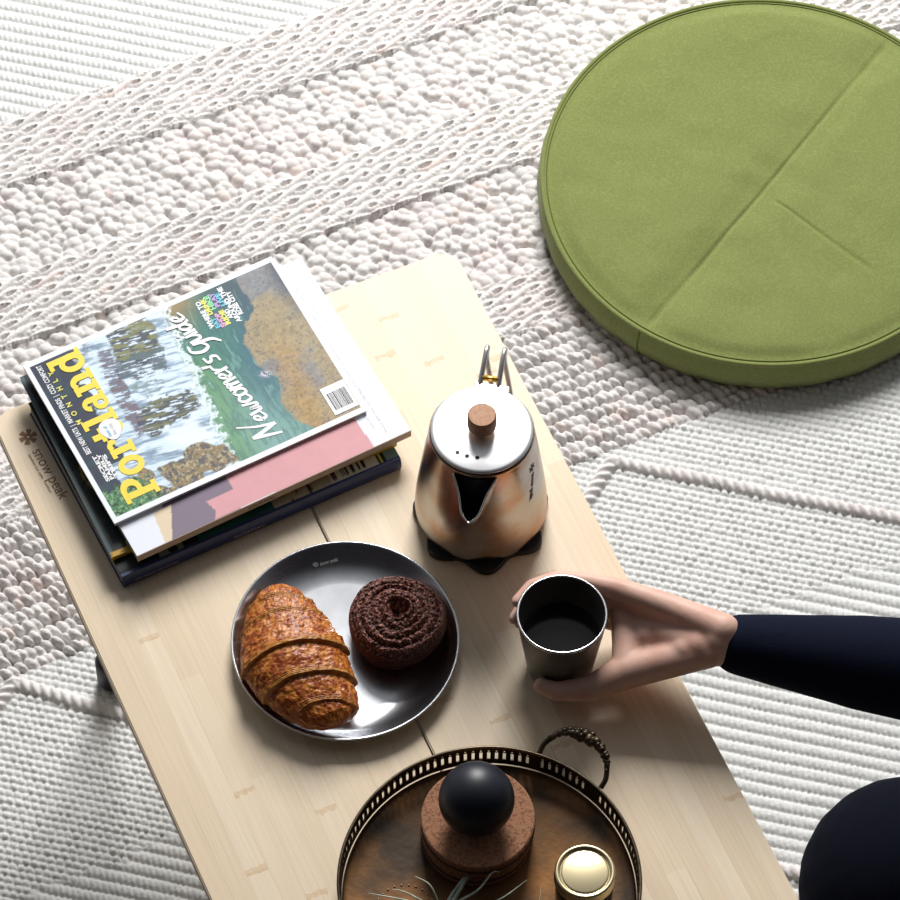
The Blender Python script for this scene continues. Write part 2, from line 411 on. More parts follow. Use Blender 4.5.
    C = C * (1 + (np.where(chunk | rope, (tint - .5) * .13, .0) + (fine - .5) * .10)[..., None])
    # pink-brown flecked yarns
    fl = ((tint > .975) & (chunk)) * (.3 + .5 * fine)
    C = C * (1 - fl[..., None] * np.array((.10, .22, .26)))
    pk = sstep(big, .52, .72)[..., None] * ch
    C = C * (1 - pk * np.array((.0, .030, .032)))
    H = H + (fbm(X * 420, Y * 420, 61, 2) - .5) * .0011
    ny, nx = X.shape; nv = ny * nx
    me = bpy.data.meshes.new('rug'); me.vertices.add(nv)
    me.vertices.foreach_set('co', np.stack([X, Y, H], -1).astype(np.float32).ravel())
    idx = np.arange(nv, dtype=np.int32).reshape(ny, nx)
    q = np.stack([idx[:-1, :-1], idx[:-1, 1:], idx[1:, 1:], idx[1:, :-1]], -1).reshape(-1, 4)
    nf = len(q); me.loops.add(nf * 4); me.loops.foreach_set('vertex_index', q.ravel())
    me.polygons.add(nf); me.polygons.foreach_set('loop_start', np.arange(0, nf * 4, 4, dtype=np.int32))
    me.polygons.foreach_set('loop_total', np.full(nf, 4, np.int32)); me.polygons.foreach_set('use_smooth', np.ones(nf, bool))
    me.update(calc_edges=True)
    ca = me.color_attributes.new('yarn', 'FLOAT_COLOR', 'POINT')
    ca.data.foreach_set('color', np.concatenate([np.clip(C, 0, 1), np.ones(X.shape + (1,))], -1).astype(np.float32).ravel())
    me.materials.append(M['rug']); o = bpy.data.objects.new('rug', me); link(o)
    tag(o, 'cream woven wool rug with chunky braided bands and rope diamonds covering the floor', 'rug')
build_rug()

# ------------------------------------------------------------------ table
TL = .95                                  # length
n2, l2 = Vector((cu, su, 0)), Vector((-su, cu, 0))
tc0 = n2 * -.1509 + l2 * (.2194 - TL / 2)
table = thing('low_table', (tc0.x, tc0.y, 0), 'low folding bamboo table with a brand burnt into one corner, standing on the rug', 'table', rz=TH)
def panel(name, x0, x1, rnd_x):
    bm = bmesh.new(); y0, y1 = -TL / 2, TL / 2; r = .022; out = []
    def corner(cx, cy, a0):
        return [(cx + r * math.cos(a0 + k * PI / 16), cy + r * math.sin(a0 + k * PI / 16)) for k in range(9)]
    if rnd_x < 0: out = corner(x0 + r, y1 - r, PI / 2) + corner(x0 + r, y0 + r, PI) + [(x1, y0), (x1, y1)]
    else: out = [(x0, y1), (x0, y0)] + corner(x1 - r, y0 + r, -PI / 2) + corner(x1 - r, y1 - r, 0)
    vb = [bm.verts.new((x, y, .386)) for x, y in out]
    f = bm.faces.new(vb); ex = bmesh.ops.extrude_face_region(bm, geom=[f])
    for v in ex['geom']:
        if isinstance(v, bmesh.types.BMVert): v.co.z = .400
    bmesh.ops.bevel(bm, geom=[e for e in bm.edges if abs(e.verts[0].co.z - e.verts[1].co.z) < 1e-6 and e.verts[0].co.z > .39], offset=.0012, segments=2, affect='EDGES')
    o = bm_obj(name, bm, M['bamboo'], table, False)
    o.data.materials.append(M['bamboo_edge'])
    for p in o.data.polygons:
        if abs(p.normal.z) < .5: p.material_index = 1
    return o
panel('tabletop_panel', -.25, -.0009, -1); panel('tabletop_panel', .0009, .25, 1)
bm = bmesh.new()
for sx_ in (-.17, .17):
    bmesh.ops.create_cube(bm, size=1, matrix=Matrix.Translation((sx_, 0, .374)) @ Matrix.Diagonal((.03, TL - .16, .023, 1)))
for sy in (-TL / 2 + .09, TL / 2 - .09):
    bmesh.ops.create_cube(bm, size=1, matrix=Matrix.Translation((0, sy, .3735)) @ Matrix.Diagonal((.36, .028, .022, 1)))
bm_obj('underframe', bm, M['grey_metal'], table)
footw = at(112, 671, .03); inv = Matrix.Rotation(-TH, 3, 'Z') @ (Vector((footw.x, footw.y, 0)) - Vector((tc0.x, tc0.y, 0)))
for sx_ in (-1, 1):
    for sy in (-1, 1):
        fx, fy = abs(inv.x) * sx_, abs(inv.y) * sy
        v, f = tube_data([(sx_ * .165, sy * (TL / 2 - .10), .372), (fx, fy, .04)], .009, 14)
        leg = mesh_obj('leg', v, f, M['grey_metal'], table)
        v, f = lathe_data([(0, .012), (.012, .012), (.0165, .016), (.0165, .052), (.013, .058), (0, .058)], 20)
        mesh_obj('foot_cap', [(a + fx, b + fy, c) for a, b, c in v], f, M['black'], leg)['label'] = 'black rubber foot cap'
# burnt brand
def asterisk(cx, cy, r, w, xd, yd, name, m, parent, zz, z=.0003):
    V, F = [], []
    for k in range(3):
        a = PI / 6 + k * PI / 3
        for s in (1, -1):
            d = Vector((math.cos(a) * s, math.sin(a) * s)); n = Vector((-d.y, d.x)); b = len(V)
            pts = [d * r * .16 - n * w * .30, d * r - n * w * .62, d * r * 1.02 + n * w * .62, d * r * .16 + n * w * .30]
            V += [Vector(xd) * (p.x) + Vector(yd) * (p.y) + Vector((cx, cy, zz + z)) for p in pts]; F.append((b, b + 1, b + 2, b + 3))
    return mesh_obj(name, V, F, m, parent, False, world=bool(parent))
a0, a1 = at(30, 450, .4), at(62, 506, .4); dx = (a1 - a0).normalized(); dy = Vector((0, 0, 1)).cross(dx)
c0 = at(28, 437, .4)
asterisk(c0.x, c0.y, .0088, .0046, dx, dy, 'brand_emblem', M['burn'], table, .4)
p0 = at(31.5, 451, .4)
put_text('brand_lettering', 'snow peak', p0, dx, dy, .0165, M['burn'], table, fit=.064)
p1 = at(28, 455, .4)
put_text('brand_caption', 'bamboo low table   outdoor', p1, dx, dy, .0042, M['burn'], table, fit=.05)

# ------------------------------------------------------------------ floor cushion
def build_cushion():
    c = at(765, 177, .060); R = .2475; HT, ZB = .060, .012
    t = thing('floor_cushion', (c.x, c.y, ZB), 'round olive green canvas floor cushion lying on the rug', 'cushion')
    nr, na = 150, 420
    # seam line across the top (in world, then local)
    s0, s1 = at(889, 40, HT), at(640, 335, HT); s0 = np.array((s0.x - c.x, s0.y - c.y)); s1 = np.array((s1.x - c.x, s1.y - c.y))
    k0, k1 = at(775, 200, HT), at(866, 267, HT); k0 = np.array((k0.x - c.x, k0.y - c.y)); k1 = np.array((k1.x - c.x, k1.y - c.y))
    rr = np.linspace(0, R, nr); aa = np.linspace(0, 2 * PI, na, endpoint=False)
    Rr, Aa = np.meshgrid(rr, aa, indexing='ij'); X = Rr * np.cos(Aa); Y = Rr * np.sin(Aa)
    d = (s1 - s0) / np.hypot(*(s1 - s0)); sd = -(X - s0[0]) * d[1] + (Y - s0[1]) * d[0]; sl = (X - s0[0]) * d[0] + (Y - s0[1]) * d[1]
    z = np.full_like(X, HT - ZB) - .003 * sstep(Rr, R * .93, R)
    z += .0022 * sstep(R - Rr, 0, .05)
    amp = .5 + fbm(X * 20, Y * 20, 5, 2)
    z -= .0030 * np.exp(-(sd / .0028) ** 2) * amp + .0055 * np.exp(-(sd / .024) ** 2)
    z += .0012 * sstep(sd, -.001, .0035)
    # puckers across the seam
    z += .0018 * np.exp(-(np.abs(sd) / .05)) * (fbm(sl * 22, sd * 5, 9, 2) - .5) * 3.4
    z += .0095 * (fbm(X * 9 + Y * 5, Y * 9 - X * 5, 12, 3) - .5)
    z = np.minimum(z, HT - ZB + .004) * 1.0; z = z * (1 - sstep(Rr, R * .90, R * .985)) + (HT - ZB - .0022) * sstep(Rr, R * .90, R * .985)
    # narrow crease
    e = (k1 - k0); L = np.hypot(*e); e = e / L; kd = -(X - k0[0]) * e[1] + (Y - k0[1]) * e[0]; kl = (X - k0[0]) * e[0] + (Y - k0[1]) * e[1]
    z -= .0016 * np.exp(-(kd / .0022) ** 2) * sstep(kl, -.01, .01) * sstep(L - kl, -.02, .01)
    # crown puckers next to the piping
    V = np.stack([X, Y, z], -1)
    vs = V.reshape(-1, 3); fs = []
    for i in range(nr - 1):
        for k in range(na):
            a, b = i * na + k, i * na + (k + 1) % na
            fs.append((a, (i + 1) * na + k, (i + 1) * na + (k + 1) % na, b))
    mesh_obj('top_panel', vs.tolist(), fs, M['olive'], t)
    prof = []
    for q in range(13):
        u = q / 12; prof.append((R + .0045 * math.sin(PI * u) + .001, (HT - ZB - .004) * (1 - u) + .001))
    vs, fs = lathe_data(prof, 240)
    vs = [(x * (1 + .004 * math.sin(7 * math.atan2(y, x)) * .5 + .0016 * math.sin(31 * math.atan2(y, x))), y * (1 + .0016 * math.sin(31 * math.atan2(y, x))), z_) for x, y, z_ in vs]
    mesh_obj('side_band', vs, fs, M['olive'], t)
    ring = [(R * math.cos(2 * PI * k / 180), R * math.sin(2 * PI * k / 180), HT - ZB - .0028) for k in range(181)]
    v, f = tube_data(ring, .0026, 8, cap=False); mesh_obj('piping', v, f, M['olive'], t)
    ring = [((R - .0045) * math.cos(2 * PI * k / 180), (R - .0045) * math.sin(2 * PI * k / 180), HT - ZB - .0018) for k in range(181)]
    v, f = tube_data(ring, .0007, 6, cap=False); mesh_obj('stitch_line', v, f, M['olive_dark'], t)
    # vertical join in the side band
    p = at(637, 343, HT - .02); a = math.atan2(p.y - c.y, p.x - c.x)
    pts = [((R + .0047 * math.sin(PI * u) + .0012) * math.cos(a), (R + .0047 * math.sin(PI * u) + .0012) * math.sin(a), (HT - ZB - .004) * (1 - u)) for u in [i / 8 for i in range(9)]]
    v, f = tube_data(pts, .0012, 6); mesh_obj('side_seam', v, f, M['olive_dark'], t)
build_cushion()

# ------------------------------------------------------------------ books and magazines
def rect_frame(org, ang):
    a = math.radians(ang); return Vector(org), Vector((math.cos(a), math.sin(a), 0)), Vector((-math.sin(a), math.cos(a), 0))
def printed(name, t, o, ad, bd, la, lb, z, cols, nx, ny, m, curl=None, world=True):
    """flat printed sheet; cols(A,B)->rgb with A,B in 0..1"""
    a = np.linspace(0, 1, nx); b = np.linspace(0, 1, ny); A, B = np.meshgrid(a, b)
    P = np.array(o)[None, None] + A[..., None] * la * np.array(ad) + B[..., None] * lb * np.array(bd); P[..., 2] = z
    if curl is not None: P[..., 2] += curl(A, B)
    C = cols(A, B)
    idx = np.arange(nx * ny).reshape(ny, nx)
    q = np.stack([idx[:-1, :-1], idx[:-1, 1:], idx[1:, 1:], idx[1:, :-1]], -1).reshape(-1, 4)
    ob = mesh_obj(name, P.reshape(-1, 3).tolist(), q.tolist(), m, t, True, world=world)
    ca = ob.data.color_attributes.new('print', 'FLOAT_COLOR', 'POINT')
    ca.data.foreach_set('color', np.concatenate([np.clip(C, 0, 1), np.ones(C.shape[:2] + (1,))], -1).astype(np.float32).ravel())
    return ob
def slab(name, t, o, ad, bd, la, lb, z0, z1, m, bevel=.0006, inset=0):
    bm = bmesh.new(); o = Vector(o)
    P = [o + ad * inset + bd * inset, o + ad * (la - inset) + bd * inset, o + ad * (la - inset) + bd * (lb - inset), o + ad * inset + bd * (lb - inset)]
    lo = [bm.verts.new((p.x, p.y, z0)) for p in P]; hi = [bm.verts.new((p.x, p.y, z1)) for p in P]
    bm.faces.new(lo[::-1]); bm.faces.new(hi)
    for k in range(4): bm.faces.new((lo[k], lo[(k + 1) % 4], hi[(k + 1) % 4], hi[k]))
    return bm_obj(name, bm, m, t, False, True, bevel)
def srgb(r, g, b):
    return np.array([((v / 255) / 12.92 if v / 255 <= .04045 else ((v / 255 + .055) / 1.055) ** 2.4) for v in (r, g, b)])
def poly_mask(X, Y, pts, soft=0):
    ins = np.zeros(X.shape, bool); n = len(pts)
    for i in range(n):
        x0, y0 = pts[i]; x1, y1 = pts[(i + 1) % n]
        c = ((y0 > Y) != (y1 > Y)) & (X < (x1 - x0) * (Y - y0) / (y1 - y0 + 1e-12) + x0); ins ^= c
    return ins
def lay(C, m, col, tex=None):
    m = m.astype(float)[..., None] if m.ndim == 2 else m
    c = np.ones(C.shape) * col
    if tex is not None: c = c * tex[..., None]
    return C * (1 - m) + c * m

# D: thick book at the bottom of the stack
_a, _b = at(122, 577, .42), at(400.5, 458, .42); oD, aD, bD = rect_frame((_a.x, _a.y, 0), math.degrees(math.atan2(_b.y - _a.y, _b.x - _a.x))); LD, WD = (_b - _a).length, .222
tD = thing('book', (oD.x, oD.y, .4), 'thick book with a dark navy spine, bottom of the stack on the table', 'book', 'stack of magazines and books')
slab('page_block', tD, oD, aD, bD, LD, WD, .4015, .4185, M['paper_grey'], 0, .0012)
def spine_D():
    bm = bmesh.new(); n = 7; prof = []
    for k in range(n):
        u = k / (n - 1); prof.append((-.0022 * math.sin(PI * u), .4 + .0199 * u))
    inn = [(.0013, z) for _, z in prof][::-1]; pr = prof + inn
    V = []; 
    for s in (0, LD): V += [oD + aD * s + bD * p[0] + Vector((0, 0, p[1])) for p in pr]
    m = len(pr); F = [(i, (i + 1) % m, m + (i + 1) % m, m + i) for i in range(m)] + [tuple(range(m))[::-1], tuple(range(m, 2 * m))]
    return mesh_obj('spine', V, F, M['navy_cover'], tD, False, True)
sp = spine_D(); sp['label'] = 'dark navy spine'
slab('back_cover', tD, oD, aD, bD, LD, WD, .4000, .4013, M['navy_cover'], 0)
def colD(A, B):
    C = np.ones(A.shape + (3,)) * srgb(16, 24, 30)
    g = fbm(A * 18, B * 14, 3, 3)
    C = C * (1 + (g[..., None] - .5) * .8)
    C = lay(C, (A > .28) & (A < .55), srgb(24, 84, 74))
    C = lay(C, (A > .55) & (A < .76), srgb(176, 166, 140), .8 + .5 * fbm(A * 50, B * 30, 8, 3))
    sp_ = (A > .56) & (A < .7) & (fbm(A * 60, B * 30, 5, 2) > .6); C = lay(C, sp_, srgb(70, 50, 46))
    for a0_, a1_ in ((.14, .175), (.205, .225)): C = lay(C, (A > a0_) & (A < a1_) & (B < .12), srgb(130, 132, 112))
    C = lay(C, (A >= .76) & (A < .93), srgb(206, 200, 178)); 
    bars = (hsh(np.floor(A * 260), 3) > .42) & (B > .022) & (B < .11) & (((A > .80) & (A < .865)) | ((A > .87) & (A < .89))); C = lay(C, bars, srgb(28, 28, 26))
    C = lay(C, (A > .76) & (A < .79) & (B > .02) & (B < .1) & (hsh(np.floor(A * 300), 5) > .5), srgb(96, 60, 62))
    C = lay(C, (A > .935) & (A < .945), srgb(190, 190, 60)); C = lay(C, A > .955, srgb(110, 140, 132))
    return C
fc = printed('front_cover', tD, oD, aD, bD, LD, WD, .4202, colD, 260, 60, M['print'], curl=lambda A, B: -.0008 * sstep(B, .02, 0) * (B < .02))
slab('cover_board', tD, oD, aD, bD, LD, WD, .4186, .42005, M['navy_cover'], 0)
sdown = Vector((0, 0, 1))
put_text('spine_lettering', 'ALMANAC', oD + aD * .117 - bD * .0025 + Vector((0, 0, .4075)), aD, sdown, .0062, M['silver_print'], tD, fit=.034)
put_text('spine_caption', 'THE COLLECTED RECIPES', oD + aD * .012 - bD * .0025 + Vector((0, 0, .4075)), aD, sdown, .0050, M['navy_cover'] if 0 else M['silver_print'], tD, fit=.046)

# C: magazine with black cover and yellow spine
def px_frame(p, q, z):
    a, b = at(*p, z), at(*q, z); return rect_frame((a.x, a.y, 0), math.degrees(math.atan2(b.y - a.y, b.x - a.x)))
oC, aC, bC = px_frame((111, 557), (398, 441), .4275); LC, WC = .304, .228
tC = thing('magazine', (oC.x, oC.y, .4205), 'magazine with a black cover and thin yellow spine, second from the bottom of the stack', 'magazine', 'stack of magazines and books')
slab('page_block', tC, oC, aC, bC, LC, WC, .4206, .4268, M['paper_grey'], .0, .0006)
ysp = slab('spine', tC, oC - bC * .0008, aC, bC, LC, .0016, .4206, .4275, M['yellow_spine'], 0); ysp['label'] = 'yellow spine'
def colC(A, B):
    C = np.ones(A.shape + (3,)) * srgb(14, 20, 24)
    n = fbm(A * 30, B * 22, 30, 4); C = lay(C, sstep(n, .55, .75) * (A < .2) * .6, srgb(44, 66, 66))
    r = np.hypot((A - .17) * .304, (B - .42) * .228); C = lay(C, (np.abs(r - .040) < .0012) & (A < .16), srgb(150, 120, 50))
    C = lay(C, (A < .012), srgb(70, 92, 96))
    C = lay(C, (A > .0) & (A < .16) & (B < .022), srgb(170, 130, 40), .6 + .8 * (hsh(np.floor(A * 200), np.floor(B * 120)) > .4))
    C = lay(C, (A > .062) & (A < .11) & (B < .05), srgb(136, 142, 40))
    return C
printed('front_cover', tC, oC, aC, bC, LC, WC, .42765, colC, 200, 180, M['print'])
put_text('spine_lettering', 'MAG', oC + aC * .272 - bC * .0009 + Vector((0, 0, .4227)), aC, sdown, .0035, M['ink'], tC)

# B: square-backed journal with pink geometric cover
oB, aB, bB = px_frame((137, 556), (411, 430), .4384); LB, WB = .299, .232
tB = thing('magazine', (oB.x, oB.y, .4279), 'white journal with pink and mauve geometric cover, just below the top magazine', 'magazine', 'stack of magazines and books')
slab('page_block', tB, oB, aB, bB, LB, WB, .4280, .4378, M['paper'], 0, .0005)
slab('spine', tB, oB - bB * .0006, aB, bB, LB, .0014, .4280, .4384, mat('tan_spine', (.50, .40, .33), .6), 0)
def pxB(A, B): return 137 + 274 * A + -111 * B * 1.0 , 556 - 126 * A - 172 * B
def colB(A, B):
    X, Y = pxB(A, B); C = np.ones(A.shape + (3,)) * srgb(232, 236, 246)
    pm = poly_mask(X, Y, [(168, 545), (372, 452), (376, 446), (352, 406), (100, 420), (150, 505)])
    pink = poly_mask(X, Y, [(215, 512), (205, 503), (232, 490), (220, 470), (340, 398), (374, 448), (214, 520)])
    C = lay(C, poly_mask(X, Y, [(168, 546), (160, 500), (190, 480), (240, 470), (240, 512)]), srgb(126, 112, 130))
    C = lay(C, pink, srgb(214, 156, 162), .95 + .1 * fbm(A * 30, B * 30, 4, 3))
    C = lay(C, poly_mask(X, Y, [(166, 545), (152, 515), (170, 506), (172, 542)]), srgb(226, 206, 178))
    return C
printed('front_cover', tB, oB, aB, bB, LB, WB, .4385, colB, 240, 190, M['printm'])
for a_, b0_, b1_ in ((.93, .60, .93), (.945, .70, .90), (.90, .76, .92), (.925, .22, .55), (.905, .32, .47), (.93, .04, .3), (.90, .08, .26)):
    st_ = oB + aB * (LB * a_) + bB * (WB * b0_) + Vector((0, 0, .4386))
    put_text('cover_text', 'slow food  gather  home  notes  table  makers', st_, bB, -aB, .0032, M['ink_faint'], tB, fit=WB * (b1_ - b0_))
put_text('spine_lettering', 'JOURNAL', oB + aB * .120 - bB * .0007 + Vector((0, 0, .4312)), aB, sdown, .0052, M['ink'], tB, fit=.030)

# A: travel magazine on top
oA, aA, bA = px_frame((114.5, 524), (368, 409.5), .4435); LA, WA = .275, .206
tA = thing('magazine', (oA.x, oA.y, .4389), 'glossy magazine with yellow title and waterfall photograph, topmost of the stack', 'magazine', 'stack of magazines and books')
curlA = lambda A, B: .0012 * sstep(B, .5, 1) + .0014 * sstep(A, .7, 0)
ZA = .4475
slab('page_block', tA, oA, aA, bA, LA, WA, .4390, .4424, M['white'], 0, .0004)
def colA(A, B):
    X = 115 + 253 * A - 90 * B; Y = 524 - 114 * A - 156 * B
    n1 = fbm(A * 26, B * 20, 70, 5); n2_ = fbm(A * 70, B * 55, 80, 4); n3 = fbm(A * 140, B * 100, 90, 3)
    # pool
    flow = fbm((X + Y) * .05, (X - Y * .6) * .22, 140, 4); n4 = fbm(A * 9, B * 7, 150, 3)
    C = np.ones(A.shape + (3,)) * srgb(52, 128, 116)
    C = lay(C, sstep(Y + X * .2, 400, 480) * .75, srgb(150, 186, 180))
    C = lay(C, sstep(X - .42 * (Y - 305), 215, 178) * sstep(Y, 340, 380) * .7, srgb(110, 160, 104))
    C = lay(C, sstep(X - .25 * (Y - 300), 212, 250) * sstep(Y, 440, 350), srgb(34, 104, 126))
    C = lay(C, sstep(flow, .42, .62) * .45, srgb(30, 92, 96)); C = lay(C, sstep(flow, .6, .78) * .4, srgb(150, 200, 190))
    C = lay(C, sstep(Y, 340, 275) * .75 * sstep(X, 190, 215), srgb(44, 66, 80))
    C = lay(C, sstep(X, 214, 176) * sstep(Y, 352, 300), srgb(158, 132, 88), .8 + .4 * n1)
    # cliff on the far right
    wx = (n1 - .5) * 14 + (n2_ - .5) * 5
    def soft(pts, w=0): return (poly_mask(X + wx, Y + wx * .6, pts) * 1. + poly_mask(X + wx + 1.5, Y + wx * .6, pts) + poly_mask(X + wx, Y + wx * .6 + 1.5, pts)) / 3
    cl = soft([(240, 268), (262, 245), (300, 245), (385, 412), (352, 424), (318, 428), (296, 420), (284, 402), (284, 380), (262, 366), (250, 345), (254, 322), (262, 308), (250, 290)])
    lum = .72 + .56 * fbm(A * 60 + B * 20, B * 60 - A * 20, 160, 4)
    C = lay(C, cl, srgb(168, 150, 118), lum)
    C = lay(C, cl * sstep(n4 + .25 * n2_, .52, .80) * .8, srgb(128, 134, 146), lum)
    C = lay(C, cl * np.exp(-((X - Y * .36 - 162 + wx) / 16) ** 2) * sstep(Y, 300, 380) * .75, srgb(184, 144, 78), lum)
    C = lay(C, cl * sstep(X - Y * .45, 142, 166) * sstep(Y, 330, 262), srgb(58, 68, 92), lum * .9)
    C = lay(C, cl * sstep(n3, .60, .74) * .5, srgb(70, 74, 86))
    sp_ = np.exp(-(((X - 268) / 5) ** 2 + ((Y - 374) / 2.6) ** 2)); C = lay(C, np.clip(sp_ * 1.4, 0, 1) * (n3 > .42), srgb(226, 206, 214))
    # waterfall sheet
    edge = 162 + (Y - 305) * .42
    wfm = sstep(edge + 7 - X - wx * .6, 0, 9)
    ca_, sa_ = math.cos(math.radians(-16)), math.sin(math.radians(-16))
    u_, v_ = X * ca_ + Y * sa_, -X * sa_ + Y * ca_
    lg = fbm(u_ * .05, v_ * .36, 100, 4); lg2 = fbm(u_ * .14, v_ * .8, 110, 3)
    W_ = np.ones(A.shape + (3,)) * srgb(222, 234, 246); W_ = lay(W_, sstep(lg, .45, .62) * .8, srgb(150, 174, 196)); W_ = lay(W_, sstep(lg2, .55, .75) * .5, srgb(250, 252, 255))
    W_ = lay(W_, sstep(lg, .60, .72) * .5, srgb(96, 118, 138))
    def mass(pts, dk, ol, amt):
        nonlocal W_
        m = soft(pts); W_ = lay(W_, m * sstep(lg2 + .3 * lg, .46, .62) * amt, dk); W_ = lay(W_, m * sstep(lg + .2 * n2_, .60, .74) * .8, ol)
    mass([(112, 338), (128, 318), (150, 312), (166, 350), (150, 362), (122, 366), (114, 350)], srgb(50, 58, 66), srgb(146, 144, 88), .95)
    mass([(120, 366), (166, 348), (172, 368), (140, 382), (122, 384)], srgb(44, 60, 76), srgb(96, 116, 122), .85)
    mass([(132, 390), (160, 380), (176, 384), (150, 400)], srgb(90, 116, 124), srgb(140, 160, 150), .7)
    mass([(138, 412), (170, 396), (196, 392), (202, 408), (176, 424), (150, 438), (140, 428)], srgb(46, 54, 58), srgb(132, 130, 86), .95)
    mass([(98, 352), (112, 350), (150, 430), (140, 440), (118, 400)], srgb(72, 74, 102), srgb(132, 112, 116), .8)
    C = C * (1 - wfm[..., None]) + W_ * wfm[..., None]
    C = lay(C, sstep(np.abs(X - edge - 5 + (n2_ - .5) * 22 + (n1 - .5) * 12), 7, 0) * .9, srgb(240, 248, 250))
    C = lay(C, sstep(((X - 190) / 26) ** 2 + ((Y - 436) / 16) ** 2 + (n1 - .5) * 1.2, 1, .2) * .85, srgb(240, 246, 252))
    # boulders along the bottom edge
    for cx, cy, rx, ry in ((210, 458, 26, 15), (184, 474, 24, 15), (160, 494, 22, 9), (146, 478, 10, 9)):
        k = sstep(1 - ((X - cx) / rx) ** 2 - ((Y - cy) / ry) ** 2 + (n1 - .5) * 1.3, 0, .25)
        C = lay(C, k, srgb(150, 128, 92), lum); C = lay(C, k * sstep(n2_ + .2 * n4, .55, .68) * .8, srgb(76, 78, 90)); C = lay(C, k * sstep(n3, .56, .7) * .6, srgb(212, 200, 164))
    # navy title field and foliage
    nav = sstep(.150 + (n1 - .5) * .09 - .06 * (B < .3) + .03 * (B > .8) - A, -.004, .006)
    C = lay(C, nav, srgb(38, 52, 76)); C = lay(C, nav * sstep(n1, .5, .7) * .5, srgb(40, 84, 92))
    fo = sstep(.185 + (n2_ - .5) * .08 - B, 0, .02) * sstep(.20 + (n2_ - .5) * .1 - A, 0, .03)
    C = lay(C, fo, srgb(74, 128, 84)); C = lay(C, fo * sstep(n3, .5, .65), srgb(140, 180, 130)); C = lay(C, fo * sstep(n2_, .55, .7), srgb(34, 70, 50))
    tl = .7 * sstep(B, .84, .97) * sstep(.30 - A, 0, .1) * sstep(A, .06, .14) * sstep(n2_, .40, .55); C = lay(C, tl, srgb(58, 60, 84))
    # white margins
    bw_a, bw_b = .0165, .026
    edge_m = (A < bw_a) | (A > 1 - .012) | (B < .030) | (B > 1 - .030)
    C = np.clip(C, 0, 1) ** 1.12 * np.array((.92, .97, 1.0))
    C = lay(C, edge_m, srgb(236, 240, 248))
    return C
printed('front_cover', tA, oA, aA, bA, LA, WA, .4426, colA, 430, 330, M['print'], curl=curlA)
def ptA(a, b, dz=.0): 
    A_, B_ = np.array(a), np.array(b)
    return oA + aA * (LA * a) + bA * (WA * b) + Vector((0, 0, .4426 + float(curlA(A_, B_)) + .00035 + dz))
def flatA(name, V, F, org_a, org_b, m):   # V in metres: x along reading (b+), y towards title top (a-)
    vs = []; dzz = .0008 if name == 'badge_text' else 0
    for v in V:
        a = org_a - v[1] / LA; b = org_b + v[0] / WA; vs.append(ptA(a, b, dzz + (v[2] if len(v) > 2 else 0)))
    return mesh_obj(name, vs, F, m, tA, False, world=True)
def tA_text(name, s, a, b, size, m, fit=None, **kw):
    vs, fs = text_mesh(s, size, **kw)
    if fit: w = max(v[0] for v in vs) - min(v[0] for v in vs); vs = [(v[0] * fit / w, v[1], 0) for v in vs]
    return flatA(name, vs, fs, a, b, m)
# slab-serif title, drawn as strokes on a unit cap height
def title():
    V, F = [], []; zc = [0]
    def rect(x0, y0, x1, y1, sk=0):
        b = len(V); zc[0] += .00001; V.extend([(x0, y0, zc[0]), (x1, y0, zc[0]), (x1 + sk, y1, zc[0]), (x0 + sk, y1, zc[0])]); F.append((b, b + 1, b + 2, b + 3))
    def ring(cx, cy, rx, ry, tx, ty, a0=0, a1=360, n=28):
        b = len(V); zc[0] += .00001
        for k in range(n + 1):
            a = math.radians(a0 + (a1 - a0) * k / n); V.extend([(cx + rx * math.cos(a), cy + ry * math.sin(a), zc[0]), (cx + (rx - tx) * math.cos(a), cy + (ry - ty) * math.sin(a), zc[0])])
        for k in range(n): F.append((b + 2 * k, b + 2 * k + 2, b + 2 * k + 3, b + 2 * k + 1))
    s = .17; x = 0
    # P
    rect(.0, 0, .46, .14); rect(.0, .86, .5, 1); rect(.12, .0, .34, 1); ring(.40, .70, .40, .30, .24, .155, -90, 90); rect(.30, .845, .42, 1); rect(.30, .40, .42, .555)
    x = .86
    ring(x + .33, .35, .34, .37, .20, .17); x += .72          # o
    rect(x, 0, x + .44, .13); rect(x, .57, x + .30, .70); rect(x + .10, 0, x + .31, .70); ring(x + .42, .44, .24, .26, .15, .15, 20, 130); rect(x + .48, .42, x + .66, .62); x += .70   # r
    rect(x + .10, .10, x + .31, .92); rect(x - .02, .57, x + .50, .70); ring(x + .33, .20, .23, .22, .19, .14, 180, 330); x += .54   # t
    rect(x, 0, x + .46, .13); rect(x + .12, 0, x + .33, 1); rect(x, .87, x + .30, 1); x += .50       # l
    ring(x + .26, .20, .26, .22, .17, .12); rect(x + .34, 0, x + .54, .52); ring(x + .30, .46, .25, .26, .19, .13, 0, 165); rect(x + .40, 0, x + .64, .12); x += .68     # a
    rect(x, 0, x + .40, .13); rect(x + .44, 0, x + .84, .13); rect(x, .57, x + .30, .70); rect(x + .10, 0, x + .30, .70); rect(x + .52, 0, x + .73, .50); ring(x + .44, .42, .29, .29, .21, .15, 0, 140); x += .88   # n
    ring(x + .32, .35, .33, .37, .20, .17); rect(x + .43, 0, x + .64, 1); rect(x + .28, .87, x + .60, 1); rect(x + .46, 0, x + .76, .13); x += .78   # d
    return V, F, x
Vt, Ft, wt = title()
kx = .188 / wt; ky = .0355
flatA('title_lettering', [(v[0] * kx, v[1] * ky, v[2]) for v in Vt], Ft, .205, .062, M['yellow'])['label'] = 'large yellow slab-serif title'
tA_text('subtitle_lettering', 'MONTHLY', .083, .57, .0075, M['lemon'], fit=.068, bold=.0002, sp=2.6)
tA_text('cover_text', 'BEST NEW EATS  |  MARKET FINDS  |  COZY COMFORT', .056, .40, .0072, M['white'], fit=.115, bold=.0002)
